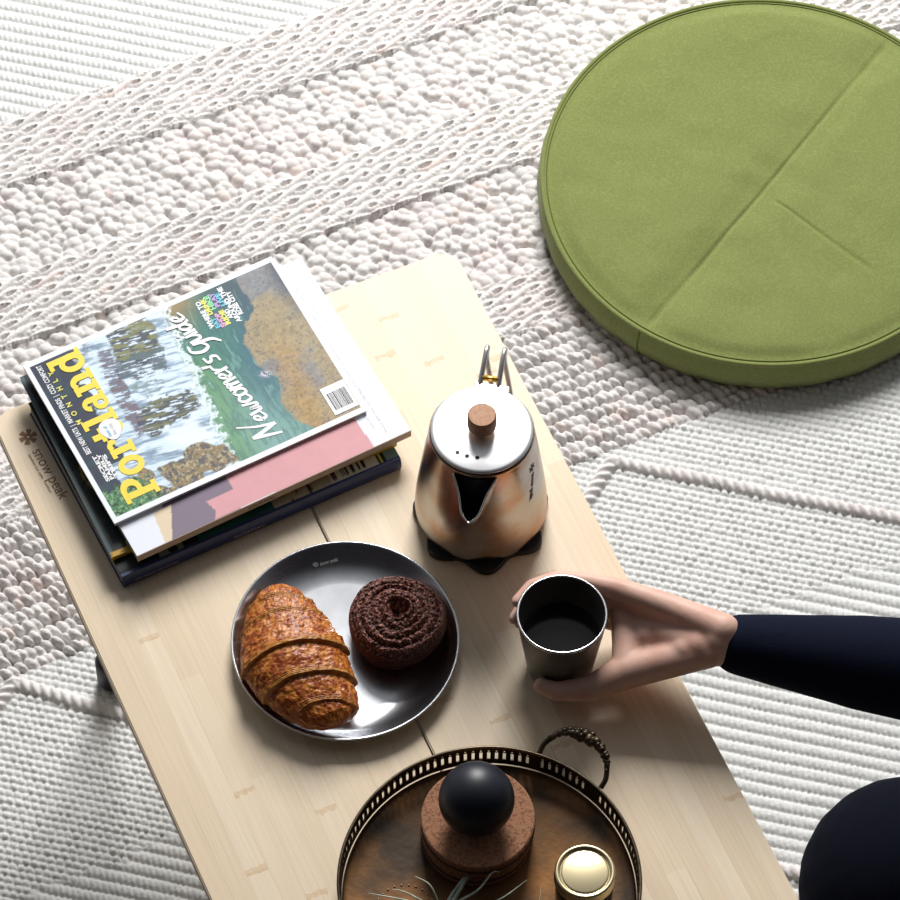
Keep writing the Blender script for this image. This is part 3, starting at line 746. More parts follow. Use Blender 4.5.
for i, s_ in enumerate(('SECRET', 'FAMILY', 'TRIPS')):
    tA_text('cover_text', s_, .064 + i * .0165, .222, .0050, M['white'], fit=.033 - .003 * (i == 2), bold=.00025)
# oval badge on the title
bd_ = [(.0, .0)]; V = [(0, 0, .0004)] + [(.0125 * math.cos(2 * PI * k / 40), .0105 * math.sin(2 * PI * k / 40) * (1 + .25 * math.cos(2 * PI * k / 40)), .0004) for k in range(40)]
flatA('title_badge', V, [(0, k, k % 40 + 1) for k in range(1, 41)], .160, .475, M['white'])['label'] = 'white oval badge'
tA_text('badge_text', 'best of', .152, .44, .0052, M['cyan'], fit=.013)
tA_text('badge_text', 'the city', .172, .44, .0052, M['ink_faint'], fit=.014)
# brush script line
def script():
    G = []; 
    def add(pts, ox, w=1.): G.append([(ox + p[0], p[1], (p[2] if len(p) > 2 else 1.) * w) for p in pts])
    x = 0
    add([(0, 0, .7), (.12, .7, 1.1), (.22, 1.25, 1.2)], x); add([(.22, 1.25, 1.1), (.32, .6, 1.2), (.44, -.02, 1.1)], x); add([(.44, -.02, 1.), (.60, .8, .8), (.86, 1.55, .5)], x); x += .74     # N
    e = [(0, .28, .7), (.18, .34, .8), (.26, .5, .9), (.16, .6, .9), (.04, .38, 1.), (.1, .06, 1.), (.34, .14, .7)]
    add(e, x); x += .38
    add([(0, .6, .9), (.06, .1, 1), (.16, .02, .9), (.24, .45, .8), (.26, .1, 1), (.38, .02, .9), (.48, .62, .8)], x); x += .54     # w
    add([(.28, .5, .9), (.16, .6, .9), (.03, .35, 1), (.1, .04, 1), (.32, .12, .8)], x); x += .34    # c
    add([(.16, .58, .9), (.02, .4, 1), (.06, .06, 1), (.22, .06, 1), (.3, .34, .9), (.18, .58, .9)], x); x += .36   # o
    add([(0, .6, .8), (.03, .02, 1)], x); add([(.03, .3, .8), (.14, .6, 1), (.2, .5, 1), (.2, .04, 1)], x); add([(.2, .3, .8), (.32, .6, 1), (.39, .5, 1), (.42, .02, .9)], x); x += .50   # m
    add(e, x); x += .38
    add([(0, .62, .9), (.05, .02, 1.)], x); add([(.04, .3, .8), (.16, .58, 1), (.34, .62, .9)], x); x += .36  # r
    add([(.04, .95, 1), (.0, .72, .8)], x); x += .10
    add([(.26, .62, .9), (.08, .58, 1), (.08, .4, 1), (.24, .26, 1), (.18, .04, 1), (0, .02, .8)], x); x += .56   # s
    add([(.36, .86, 1), (.14, .86, 1.1), (.0, .42, 1.1), (.12, .04, 1.1), (.36, .2, 1.), (.42, .56, 1)], x); add([(.42, .56, 1), (.36, -.3, 1.1), (.14, -.62, .8)], x); x += .52      # G
    add([(0, .58, .9), (.03, .12, 1), (.14, .03, 1), (.26, .3, .8), (.28, .6, .8)], x); add([(.28, .58, .9), (.32, .04, .9)], x); x += .40   # u
    add([(.02, .56, .9), (.05, .03, .9)], x); add([(.05, .84, 1.1), (.07, .90, 1.1)], x); x += .16    # i
    add([(.26, .5, .9), (.12, .56, .9), (.0, .3, 1), (.08, .04, 1), (.26, .26, .9)], x); add([(.34, 1.1, 1), (.27, .3, 1), (.36, .02, .9)], x); x += .42     # d
    add(e, x); x += .38
    return G, x
G, wG = script()
# baseline from (277,436) to (183,278) in the picture -> along b at constant a
Vs, Fs = strokes_mesh(G, .125)
kx = .166 / wG; ky = .0235
kx = .172 / wG; ky = .0210
flatA('headline_lettering', [(v[0] * kx, v[1] * ky + v[0] * kx / .172 * .090 * LA, v[2]) for v in Vs], Fs, .690, .085, M['white'])['label'] = 'white brush script headline'
rows = [([('WHERE TO', 'white')], .765, .934), ([('EAT', 'cyan'), ('DRINK', 'lemon')], .75, .94), ([('SHOP', 'pink'), ('HIKE', 'green')], .743, .942), ([('RIDE', 'lemon'), ('PLAY', 'violet')], .745, .948),
        ([('AND', 'white'), ('LIVE', 'cyan')], .771, .93), ([('AROUND THE', 'white')], .735, .96), ([('ROSE CITY', 'white')], .769, .917)]
for i, (parts_, b0_, b1_) in enumerate(rows):
    n = sum(len(p[0]) for p in parts_) + len(parts_) - 1; per = (b1_ - b0_) * WA / n; bb = b0_
    for s_, c_ in parts_:
        tA_text('cover_text', s_, .681 + .0195 * i, bb, .0066, M[c_], fit=per * len(s_), bold=.00035); bb += per * (len(s_) + 1) / WA
# barcode
flatA('barcode', *merge(([(0, 0, .0001), (.034, 0, .0001), (.034, .026, .0001), (0, .026, .0001)], [(0, 1, 2, 3)])), .985, .045, M['white'])
V, F = [], []; y = .0025
while y < .0215:
    w = rnd.choice((.0004, .0007, .0011)); b = len(V); V += [(.004, y, .0002), (.025, y, .0002), (.025, y + w, .0002), (.004, y + w, .0002)]; F.append((b, b + 1, b + 2, b + 3)); y += w + rnd.choice((.0005, .0008))
flatA('barcode_bars', V, F, .983, .05, M['ink'])
tA_text('barcode_digits', '0 74470 01263', .969, .205, .0035, M['ink'], fit=None) if 0 else None

# ------------------------------------------------------------------ trivet + kettle
kb = at(481, 505, .41)
tv = thing('trivet', (kb.x + .0005, kb.y - .0068, .4), 'black lobed trivet under the steel kettle', 'trivet')
V, F = [], []; n = 160
for z_, s_ in ((0, .985), (.0015, 1), (.0065, 1), (.008, .985)):
    for k in range(n):
        a = 2 * PI * k / n; r = (.0618 + .0058 * math.cos(7 * (a + math.radians(85)))) * s_; V.append((r * math.cos(a), r * math.sin(a), z_))
for i in range(3):
    for k in range(n): F.append((i * n + k, i * n + (k + 1) % n, (i + 1) * n + (k + 1) % n, (i + 1) * n + k))
F.append(tuple(range(n))[::-1]); F.append(tuple(3 * n + k for k in range(n)))
mesh_obj('trivet_disc', V, F, M['black'], tv, False)

kt = thing('kettle', (kb.x, kb.y, .4082), 'brushed steel kettle with wooden lid knob standing on a black trivet', 'kettle')
ZL = .1395    # lid height above base
prof = [(.0, .0), (.0600, .0), (.0632, .0012), (.0643, .004), (.0645, .010), (.0632, .030), (.0606, .055), (.0576, .080), (.0547, .103), (.0524, .120), (.0508, .1315), (.0500, .1345), (.0503, .137), (.0493, .1372)]
SA = math.atan2(-.0765, -.011)     # spout direction
# dense body so the spout hole can be cut
def dens(p, m):
    out = []
    for i in range(len(p) - 1):
        k = m if p[i][1] > .02 or p[i + 1][1] > .02 else 1
        for j in range(k): t = j / k; out.append((p[i][0] * (1 - t) + p[i + 1][0] * t, p[i][1] * (1 - t) + p[i + 1][1] * t))
    return out + [p[-1]]
P3 = [(p.x, p.y) for p in smooth_path([(a, b, 0) for a, b in prof[4:11]], 10)]
P3 = prof[:4] + P3 + prof[11:]
nk = 240
v, f = lathe_data(P3, nk)
def r_at(z):
    for i in range(3, len(P3) - 1):
        if P3[i][1] <= z <= P3[i + 1][1]:
            t = (z - P3[i][1]) / (P3[i + 1][1] - P3[i][1] + 1e-9); return P3[i][0] * (1 - t) + P3[i + 1][0] * t
    return .05
zt, zk, hw = .1310, .062, math.radians(24)      # spout top, keel bottom, half angle at top
def half(z): return hw * max(0, min(1, (z - zk) / (zt - zk))) ** .8
ff = []
for q in f:
    c = sum((Vector(v[i]) for i in q), Vector()) / len(q)
    da = (math.atan2(c.y, c.x) - SA + PI) % (2 * PI) - PI
    if zk < c.z < zt + .001 and abs(da) < half(c.z) * .93: continue
    ff.append(q)
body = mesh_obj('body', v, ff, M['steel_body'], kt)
sm = body.modifiers.new('wall', 'SOLIDIFY'); sm.thickness = .0008; sm.offset = -1
body.data.materials.append(M['steel_shade']); sm.material_offset = 1
bm = bmesh.new(); bm.from_mesh(body.data); bmesh.ops.recalc_face_normals(bm, faces=bm.faces); bm.to_mesh(body.data); bm.free()
# spout: two curved cheeks meeting in a keel
tip_r, tip_z = .0885, .1130
def spout_pt(t, s, side):
    # t: 0 bottom .. 1 top ; s: 0 at body .. 1 at keel
    z = zk + (zt - zk) * t; a = SA + side * half(z); r = r_at(z)
    B_ = Vector((r * math.cos(a), r * math.sin(a), z))
    rk = r_at(zk) + (tip_r - r_at(zk)) * t ** .85; zk_ = zk + (tip_z - zk) * t
    K = Vector((rk * math.cos(SA), rk * math.sin(SA), zk_))
    p = B_.lerp(K, s)
    out = Vector((math.cos(SA + side * PI / 2), math.sin(SA + side * PI / 2), 0))
    lip = .0040 * t * math.sin(PI * min(1, s ** 3.0))      # rounds the beak
    return p + out * lip
V, F = [], []; nt_, ns = 22, 26
for side in (1, -1):
    b = len(V)
    for i in range(nt_ + 1):
        for j in range(ns + 1): V.append(spout_pt(i / nt_, j / ns, side))
    for i in range(nt_):
        for j in range(ns):
            q = (b + i * (ns + 1) + j, b + i * (ns + 1) + j + 1, b + (i + 1) * (ns + 1) + j + 1, b + (i + 1) * (ns + 1) + j)
            F.append(q if side < 0 else q[::-1])
spo = mesh_obj('spout', V, F, M['steel_body'], kt)
bm = bmesh.new(); bm.from_mesh(spo.data); bmesh.ops.remove_doubles(bm, verts=bm.verts, dist=.0004); bmesh.ops.recalc_face_normals(bm, faces=bm.faces); bm.to_mesh(spo.data); bm.free()
m_ = spo.modifiers.new('wall', 'SOLIDIFY'); m_.thickness = .0009; m_.offset = 0
spo.data.materials.append(M['steel_shade'])
lipp = [spout_pt(1, j / 20, 1) for j in range(21)] + [spout_pt(1, 1 - j / 20, -1) for j in range(1, 21)]
v, f = tube_data([p + Vector((0, 0, .0003)) for p in lipp], .0011, 8); mesh_obj('spout_lip', v, f, M['steel'], kt)
# added dark sheet that paints the shade inside the open spout
V, F = [], []
for i in range(11):
    z = zk + .002 + (zt - zk - .002) * i / 10
    for j in range(9):
        a = SA + half(z) * 1.0 * (j / 4 - 1); r = r_at(z) - .004; V.append((r * math.cos(a), r * math.sin(a), z))
for i in range(10):
    for j in range(8): F.append((i * 9 + j, i * 9 + j + 1, (i + 1) * 9 + j + 1, (i + 1) * 9 + j))
mesh_obj('spout_shade_sheet', V, F, M['steel_shade'], kt)
# lid
ld = sharp(lathe('lid', [(.0, .1434), (.0180, .1433), (.0350, .1427), (.0455, .1417), (.0480, .1411), (.0489, .1402), (.0488, .1385), (.0478, .1376), (.0470, .1377), (.0, .1395)], M['steel_lid'], kt, 128), 50)
ld['label'] = 'bright steel lid with steam holes'
lathe('knob_post', [(.0, .143), (.006, .143), (.006, .1495), (.0, .1495)], M['steel'], ld, 32)
kn = sharp(lathe('knob', [(.0, .1490), (.0128, .1490), (.0138, .1500), (.0140, .1520), (.0138, .1655), (.0126, .1672), (.0, .1674)], M['wood_knob'], ld, 64), 40); kn['label'] = 'round wooden knob'
def lid_z(r): 
    return np.interp(r, [0, .018, .035, .0455], [.1434, .1433, .1427, .1417])
def on_lid(px, py):
    p = at(px, py, .5505); return p.x - kb.x, p.y - kb.y
for px, py in ((457.5, 452.5), (467, 456.3), (477.3, 458)):
    x_, y_ = on_lid(px, py); z_ = lid_z(math.hypot(x_, y_)) + .0002
    V = [(x_ + .0020 * math.cos(2 * PI * k / 20), y_ + .0020 * math.sin(2 * PI * k / 20), z_) for k in range(20)]
    mesh_obj('steam_hole', V, [tuple(range(20))], M['ink'], ld, False)
x_, y_ = on_lid(500.5, 404); V = [(x_ + .0013 * math.cos(2 * PI * k / 20), y_ + .0013 * math.sin(2 * PI * k / 20), lid_z(math.hypot(x_, y_)) + .0002) for k in range(20)]
mesh_obj('steam_hole', V, [tuple(range(20))], M['ink_faint'], ld, False)
vs, fs = text_mesh('snow peak', .0052); w = max(q[0] for q in vs)
x0, y0 = on_lid(479, 398); x1, y1 = on_lid(497, 402.5); dd = Vector((x1 - x0, y1 - y0)).normalized()
V = []
for q in vs:
    u = q[0] / w * .0175; xx = x0 + dd.x * u - dd.y * q[1]; yy = y0 + dd.y * u + dd.x * q[1]; V.append((xx, yy, lid_z(math.hypot(xx, yy)) + .00025))
mesh_obj('lid_etching', V, fs, M['ink_faint'], ld, False)
# print on the body side
def on_body(px, py, z):      # direction angle for a picture point
    p = at(px, py, .4082 + z); return math.atan2(p.y - kb.y, p.x - kb.x)
def wrap(vs, fs, ang0, z0, name):
    V = []
    for q in vs:     # x runs down the body, y runs towards +angle
        z = z0 - q[0]; r = r_at(z) + .0003; a = ang0 + q[1] / r; V.append((r * math.cos(a), r * math.sin(a), z))
    return mesh_obj(name, V, fs, M['ink'], kt, False)
AB = math.radians(-27)
vs, fs = text_mesh('snow peak', .0088, bold=.0003); w = max(q[0] for q in vs); vs = [(q[0] / w * .034, q[1] - q[0] / w * .010) for q in vs]
wrap(vs, fs, AB - .04, .103, 'body_lettering')
V, F = [], []
for k in range(6):
    a = k * PI / 3; d = Vector((math.cos(a), math.sin(a))); n_ = Vector((-d.y, d.x)); b = len(V)
    V += [tuple(d * .0007 - n_ * .0006), tuple(d * .0052 - n_ * .0012), tuple(d * .0052 + n_ * .0012), tuple(d * .0007 + n_ * .0006)]; F.append((b, b + 1, b + 2, b + 3))
wrap([(q[0], q[1]) for q in V], F, AB, .111, 'body_emblem')
# folding wire handle: two loops side by side at the back
HA = SA + PI - math.radians(2)
hd = Vector((math.cos(HA), math.sin(HA), 0)); hs = Vector((-hd.y, hd.x, 0))
hroot = None
V, F = [], []
for s in (-.0060, .0120):
    pts = [hd * .0535 + hs * s + Vector((0, 0, .127)), hd * .0640 + hs * s * .98 + Vector((0, 0, .131)), hd * .080 + hs * s * .95 + Vector((0, 0, .1365)), hd * .0915 + hs * s * .95 + Vector((0, 0, .1385)), hd * .0965 + hs * s * .95 + Vector((0, 0, .134)),
           hd * .0945 + hs * s * .97 + Vector((0, 0, .118)), hd * .086 + hs * (s - .007) + Vector((0, 0, .080)), hd * .0745 + hs * (s - .013) + Vector((0, 0, .048)), hd * .0630 + hs * (s - .014) + Vector((0, 0, .042))]
    a_, b_ = tube_data(smooth_path(pts, 6), .0026, 12); V, F = merge((V, F), (a_, b_))
hh = mesh_obj('handle', V, F, M['steel'], kt); hh['label'] = 'pair of bent steel wire handle loops'
for z_ in (.126, .043):
    bm = bmesh.new(); bmesh.ops.create_cube(bm, size=1, matrix=Matrix.Translation(hd * .0545 * (1 if z_ > .1 else 1.14) + Vector((0, 0, z_))) @ Matrix.Rotation(HA, 4, 'Z') @ Matrix.Diagonal((.008, .034, .009, 1)))
    bm_obj('handle_bracket', bm, M['steel'], kt, bevel=.001)
v, f = tube_data([hd * .0640 - hs * .005 + Vector((0, 0, .131)), hd * .0640 + hs * .011 + Vector((0, 0, .131))], .0028, 12); mesh_obj('handle_clasp', v, f, M['brass_dot'], kt)['label'] = 'small brass clasp'

# ------------------------------------------------------------------ plate, croissant, bun
pl = thing('plate', (-.1003, -.2241, .4), 'round stainless steel plate holding a croissant and a bun', 'plate')
lathe('dish', [(0, .0022), (.070, .0022), (.080, .0030), (.090, .0058), (.0975, .0105), (.1035, .0155), (.1068, .0176), (.1082, .0184), (.1092, .0180), (.1094, .0168), (.1084, .0158), (.1062, .0150), (.099, .0092), (.0912, .0040), (.081, .0008), (.070, .0), (0, .0)], M['steel_plate'], pl, 160)
pp0, pp1 = at(319, 566, .409), at(340, 560, .409); dxp = (pp1 - pp0).normalized()
put_text('etched_brand', 'snow peak', at(320.5, 566, .4095), dxp, Vector((0, 0, 1)).cross(dxp), .0062, M['black'], pl, fit=.0185, bold=.0002, z=.0004)
asterisk(at(315.5, 565, .4095).x, at(315.5, 565, .4095).y, .0028, .0014, dxp, Vector((0, 0, 1)).cross(dxp), 'etched_emblem', M['black'], pl, .4099)

def color_attr(ob, C):
    ca = ob.data.color_attributes.new('crust', 'FLOAT_COLOR', 'POINT')
    ca.data.foreach_set('color', np.concatenate([np.clip(C, 0, 1), np.ones((len(C), 1))], -1).astype(np.float32).ravel())
def build_croissant():
    A_, B_ = at(268, 586, .4305), at(334, 724, .4265)
    ax = Vector((B_.x - A_.x, B_.y - A_.y, 0)); L = ax.length; ax.normalize(); sd = Vector((-ax.y, ax.x, 0))   # sd points to picture right/up
    t_ = thing('croissant', ((A_.x + B_.x) / 2, (A_.y + B_.y) / 2, .404), 'golden brown flaky croissant on the steel plate', 'croissant')
    nt, na = 420, 420
    T, Fi = np.meshgrid(np.linspace(0, 1, nt), np.linspace(0, 2 * PI, na, endpoint=False), indexing='ij')
    side = np.cos(Fi); upz = np.sin(Fi)
    tw = np.interp(T, [0, .03, .10, .22, .36, .5, .62, .74, .86, .94, .985, 1], [.002, .014, .0265, .0365, .0455, .051, .048, .0425, .034, .0265, .015, .002])
    # wraps: boundaries bow and run obliquely
    sk = T - .050 * side + .055 * (1 - side ** 2) * 1.0 - .028 + .012 * (vnoise(Fi * 2, T * 5, 3) - .5)
    off = np.zeros_like(T); edge = np.zeros_like(T); lay_ = np.zeros_like(T)
    for b, dirn, hgt in ((.13, -1, .0030), (.255, -1, .0038), (.52, 1, .0048), (.72, 1, .0046), (.90, 1, .0022)):
        q = (sk - b) * dirn          # >0 outward side (lower)
        off += hgt * np.exp(-np.clip(-q, 0, None) / .045) * sstep(q, .010, -.004) - hgt * .9 * np.exp(-np.clip(q, 0, None) / .030) * sstep(q, -.004, .010)
        edge += np.exp(-((q + .012) / .016) ** 2) * (hgt / .005)
        lay_ += np.exp(-((q + .016) / .024) ** 2)
    # fine layers on cut edges
    off += .0006 * np.sin(sk * 2 * PI / .011) * np.clip(lay_, 0, 1)
    n1 = fbm(T * 26 + side * 3, Fi * 5.5, 5, 4); n2 = fbm(T * 60, Fi * 13, 15, 3)
    off += (n1 - .5) * .0040 + (n2 - .5) * .0022
    R = tw + off * np.clip(tw / .02, 0, 1) * (.55 + .45 * np.clip(upz, 0, 1))
    bow = .012 * np.sin(PI * T) - .004
    hz = .64 - .08 * T
    px = (T - .5) * L * 1.03; ps = R * side - bow * 1.0; 
    pz = R * upz * hz; pz = np.where(upz < 0, pz * .62, pz)
    cx = np.interp(T, [0, .5, 1], [.020, .0215, .019])
    Zf = np.maximum(cx + pz, .0008)
    V = np.stack([px * ax.x + ps * sd.x, px * ax.y + ps * sd.y, Zf], -1).reshape(-1, 3)
    # keep clear of the sloping plate wall
    wx = V[:, 0] + (A_.x + B_.x) / 2 + .1003; wy = V[:, 1] + (A_.y + B_.y) / 2 + .2241; rr = np.hypot(wx, wy)
    wall = np.interp(rr, [0, .07, .08, .09, .0975, .1035, .1082], [.0022, .0022, .003, .0058, .0105, .0155, .0184]) + .400 - .404 + .0006
    V[:, 2] = np.maximum(V[:, 2], wall)
    idx = np.arange(nt * na).reshape(nt, na)
    q = np.stack([idx[:-1], np.roll(idx, -1, 1)[:-1], np.roll(idx, -1, 1)[1:], idx[1:]], -1).reshape(-1, 4)
    o = mesh_obj('crust', V.tolist(), q.tolist() , M['croissant'], t_)
    gold = srgb(206, 128, 54); brown = srgb(150, 70, 24); dark = srgb(86, 36, 16); pale = srgb(216, 158, 86)
    C = np.ones(T.shape + (3,)) * brown
    m1 = fbm(T * 34, Fi * 8, 25, 4); m2 = fbm(T * 80, Fi * 18, 35, 3)
    C = lay(C, sstep(m1, .42, .62) * .75, gold); C = lay(C, sstep(m2, .58, .74) * .6, dark); C = lay(C, sstep(m2, .42, .28) * .5, pale)
    C = lay(C, sstep(T, .45, 1.) * .45 * sstep(m1, .62, .4), srgb(140, 60, 22))
    C = lay(C, np.clip(edge, 0, 1) * .75, srgb(206, 150, 74)); C = lay(C, np.clip(lay_, 0, 1) * .5 * (np.sin(sk * 2 * PI / .011) < -.3), srgb(130, 76, 30))
    color_attr(o, C.reshape(-1, 3))
build_croissant()
def build_bun():
    c = at(395, 622, .4255); t_ = thing('morning_bun', (c.x, c.y, .4035), 'dark cocoa-dusted spiral bun beside the croissant', 'bun')
    nr, na = 260, 420; R0, H = .0455, .047
    Tt, A_ = np.meshgrid(np.linspace(0, 1, nr), np.linspace(0, 2 * PI, na, endpoint=False), indexing='ij')
    # Tt 0 = centre top, ~.62 = shoulder, 1 = bottom
    al = Tt * PI * .86
    rho = R0 * np.sin(np.minimum(al, PI / 2)) ** .80; rho = np.where(al > PI / 2, R0 * (1 - .18 * ((al - PI / 2) / (PI * .36)) ** 2), rho)
    z = np.where(al < PI / 2, H * (.52 + .48 * np.cos(al) ** .75), H * .52 * (1 - (al - PI / 2) / (PI * .36)))
    top = sstep(Tt, .66, .42)
    ph = rho / .0078 - A_ / (2 * PI) + .5 * (fbm(A_ * 2 / PI, rho * 60, 44, 3) - .5)
    fr = ph - np.floor(ph)
    ridge = np.clip(1 - np.abs(fr - .45) * 2.2, 0, 1) ** .6
    z = z + (ridge - .6) * (.0030 + .0012 * np.cos(A_ * 2 + rho * 300)) * top
    z = z - .010 * np.exp(-(rho / .0085) ** 2) + .0050 * np.exp(-((rho - .0120) / .0032) ** 2)
    rho = rho + .0012 * np.sin(3 * A_ + 1) + (1 - top) * (.0016 * np.sin(z * 2 * PI / .0085 + A_) + .0015 * (fbm(A_ * 3, z * 120, 3, 3) - .5))
    n = fbm(rho * 400 * np.cos(A_) + 50, rho * 400 * np.sin(A_) + 50, 77, 4); z = z + (n - .5) * .0052 * top
    x = rho * np.cos(A_) ; y = rho * np.sin(A_) 
    # tilt the top slightly to the viewer's left/back
    x = x + .003 * (z / H)
    z = np.maximum(z + .0 , .0008)
    V = np.stack([x, y, z], -1).reshape(-1, 3)
    wx, wy = V[:, 0] + c.x + .1003, V[:, 1] + c.y + .2241; rr = np.hypot(wx, wy)
    wall = np.interp(rr, [0, .07, .08, .09, .0975, .1035, .1082], [.0022, .0022, .003, .0058, .0105, .0155, .0184]) - .0035 + .0006
    V[:, 2] = np.maximum(V[:, 2], wall)
    idx = np.arange(nr * na).reshape(nr, na)
    q = np.stack([idx[:-1], idx[1:], np.roll(idx, -1, 1)[1:], np.roll(idx, -1, 1)[:-1]], -1).reshape(-1, 4)
    o = mesh_obj('spiral_crust', V.tolist(), q.tolist(), M['bun'], t_)
    C = np.ones(Tt.shape + (3,)) * srgb(58, 25, 18)
    g = .0 + hsh(np.floor(x * 900), np.floor(y * 900), 3)
    C = lay(C, ridge * top * .55, srgb(118, 62, 48)); C = lay(C, (g > .80) * top * .85, srgb(176, 120, 108)); C = lay(C, (g < .2) * .6, srgb(36, 14, 10))
    C = lay(C, (1 - top) * .7, srgb(112, 54, 26)); C = lay(C, (1 - top) * sstep(fbm(A_ * 4, z * 200, 9, 3), .45, .65) * .7, srgb(52, 22, 14))
    color_attr(o, C.reshape(-1, 3))
build_bun()

# ------------------------------------------------------------------ cup
CH, CR = .100, .0425
cc = at(562, 614, .4 + CH)
cupt = thing('cup', (cc.x, cc.y, .4), 'dark grey tumbler of black coffee held in a hand at the table edge', 'cup')
lathe('wall', [(0, .001), (.028, .001), (.0305, .003), (.0325, .012), (.0370, .050), (.0412, .085), (CR - .0003, CH - .001), (CR - .0006, CH), (CR - .0016, CH), (CR - .0020, CH - .002), (.0392, .085), (.0350, .050), (.0305, .014), (.027, .006), (0, .006)], M['cup'], cupt, 96)
lathe('rim', [(CR + .0003, CH - .0016), (CR + .0005, CH - .0002), (CR - .0001, CH + .0006), (CR - .0013, CH + .0008), (CR - .0020, CH + .0002), (CR - .0022, CH - .0014)], M['cup_rim'], cupt, 96, closed=True)
lathe('coffee', [(0, .060), (.0358, .060)], M['coffee'], cupt, 64)

# ------------------------------------------------------------------ tray and what stands on it
tr = thing('gallery_tray', (.0364, -.4890, .4), 'round tarnished brass tray with pierced gallery rim and cast handles', 'tray')
RT_ = .1385
lathe('tray_floor', [(0, .0045), (.120, .0045), (.1275, .0055), (.1300, .0060), (.1345, .0060), (.1365, .0056), (.1365, .0010), (.130, .0), (0, .0)], M['tray_floor'], tr, 160)
# pierced gallery
HA1 = math.radians(57)
def slot_on(a):       # solid wall either side of each handle foot
    for h in (HA1, HA1 + PI):
        d = abs((a - h + PI) % (2 * PI) - PI)
        if math.radians(10.2) < d < math.radians(15.5): return False
    return True
V, F = [], []
pitch = math.radians(3.05); ns = int(round(2 * PI / pitch)); pitch = 2 * PI / ns
z0, z1, z2, z3 = .0065, .0150, .0265, .0340
def ringpt(a, z, off=0): r = RT_ + .0005 - .0015 * (1 - (z / .034)) + off; return (r * math.cos(a), r * math.sin(a), z)
def quad(a0_, a1_, za, zb):
    b = len(V)
    V.extend([ringpt(a0_, za), ringpt(a1_, za), ringpt(a1_, zb), ringpt(a0_, zb)]); F.append((b, b + 1, b + 2, b + 3))
for k in range(ns):
    a0_ = k * pitch; sl = pitch * .40
    for j in range(2):
        u0, u1 = a0_ + pitch * j / 2, a0_ + pitch * (j + 1) / 2
        quad(u0, u1, z0, z1); quad(u0, u1, z2, .0283); quad(u0, u1, .0300, z3)
    if slot_on(a0_):
        quad(a0_, a0_ + (pitch - sl) / 2, z1, z2); quad(a0_ + (pitch + sl) / 2, a0_ + pitch, z1, z2)
        d = pitch * .11
        quad(a0_, a0_ + pitch / 2 - d, .0283, .0300); quad(a0_ + pitch / 2 + d, a0_ + pitch, .0283, .0300)
    else:
        quad(a0_, a0_ + pitch, z1, z2); quad(a0_, a0_ + pitch, .0283, .0300)
gal = mesh_obj('gallery_wall', V, F, M['tray_rim'], tr, False)
gm = gal.modifiers.new('thick', 'SOLIDIFY'); gm.thickness = .0011; gm.offset = 0
ring = [((RT_ + .0008) * math.cos(2 * PI * k / 200), (RT_ + .0008) * math.sin(2 * PI * k / 200), .0345) for k in range(201)]
v, f = tube_data(ring, .0017, 10, cap=False); mesh_obj('rolled_rim', v, f, M['tray_rim'], tr)
for h in (HA1, HA1 + PI):
    hdv = Vector((math.cos(h), math.sin(h), 0)); hsv = Vector((-hdv.y, hdv.x, 0)); b0 = hdv * (RT_ + .001)
    arch = [b0 - hsv * .034 + Vector((0, 0, .030)), b0 + hdv * .010 - hsv * .0335 + Vector((0, 0, .036)), b0 + hdv * .024 - hsv * .024 + Vector((0, 0, .044)), b0 + hdv * .030 - hsv * .008 + Vector((0, 0, .047)),
            b0 + hdv * .030 + hsv * .008 + Vector((0, 0, .047)), b0 + hdv * .024 + hsv * .024 + Vector((0, 0, .044)), b0 + hdv * .010 + hsv * .0335 + Vector((0, 0, .036)), b0 + hsv * .034 + Vector((0, 0, .030))]
    path = smooth_path(arch, 8); v, f = tube_data(path, .0026, 10)
    hnd = mesh_obj('handle', v, f, M['tray_rim'], tr); hnd['label'] = 'arched cast brass handle'
    bm = bmesh.new()
    m0 = len(path) // 2
    for i in range(-17, 18):
        p = path[m0 + i] if 0 <= m0 + i < len(path) else path[m0]
        for q in range(4):
            w_ = 1 - abs(i) / 26
            off = Vector((rnd.uniform(-1, 1), rnd.uniform(-1, 1), rnd.uniform(-.5, 1))) * .0034 * w_
            bmesh.ops.create_icosphere(bm, subdivisions=2, radius=rnd.uniform(.0030, .0052) * (w_ * .8 + .2), matrix=Matrix.Translation(p + off))
    bm_obj('floral_casting', bm, M['tray_rim'], hnd, True)
# beaded ring engraved in the tray floor
bm = bmesh.new(); bc = at(405, 912, .405)
for k in range(26):
    a = 2 * PI * k / 26; p = Vector((bc.x - .0364 + .028 * math.cos(a), bc.y + .489 + .028 * math.sin(a), .0047))
    bmesh.ops.create_icosphere(bm, subdivisions=1, radius=.0012, matrix=Matrix.Translation(p))
bm_obj('beaded_ornament', bm, mat('worn_beads', (.42, .33, .24), .5, .7), tr, True)

ck = at(478, 817, .4445)
def cork(z0_, r, h, name, label, dx_=0, dy_=0):
    t_ = thing(name, (ck.x + dx_, ck.y + dy_, z0_), label, 'cork disc', 'round cork blocks on the tray')
    o = lathe('cork_block', [(0, 0), (r - .0012, 0), (r, .0012), (r, h - .0012), (r - .0012, h), (0, h)], M['cork'], t_, 96); sharp(o, 40)
    lathe('dark_groove', [(r + .0003, h * .40), (r + .0006, h * .44), (r + .0006, h * .56), (r + .0003, h * .60)], M['cork_band'], t_, 96)
cork(.4046, .0522, .0195, 'cork_disc', 'lower cork disc resting directly on the brass tray', -.001, .0)
cork(.4243, .0528, .0200, 'cork_disc', 'upper cork disc under the black ball', .0, .0)
bl = thing('black_ball', (ck.x - .0015, ck.y + .0005, .4443), 'matte black ball resting on top of the cork discs', 'ball')
bm = bmesh.new(); bmesh.ops.create_uvsphere(bm, u_segments=64, v_segments=40, radius=.0352, matrix=Matrix.Translation((0, 0, .0353))); bm_obj('ball', bm, M['ball'], bl, True)

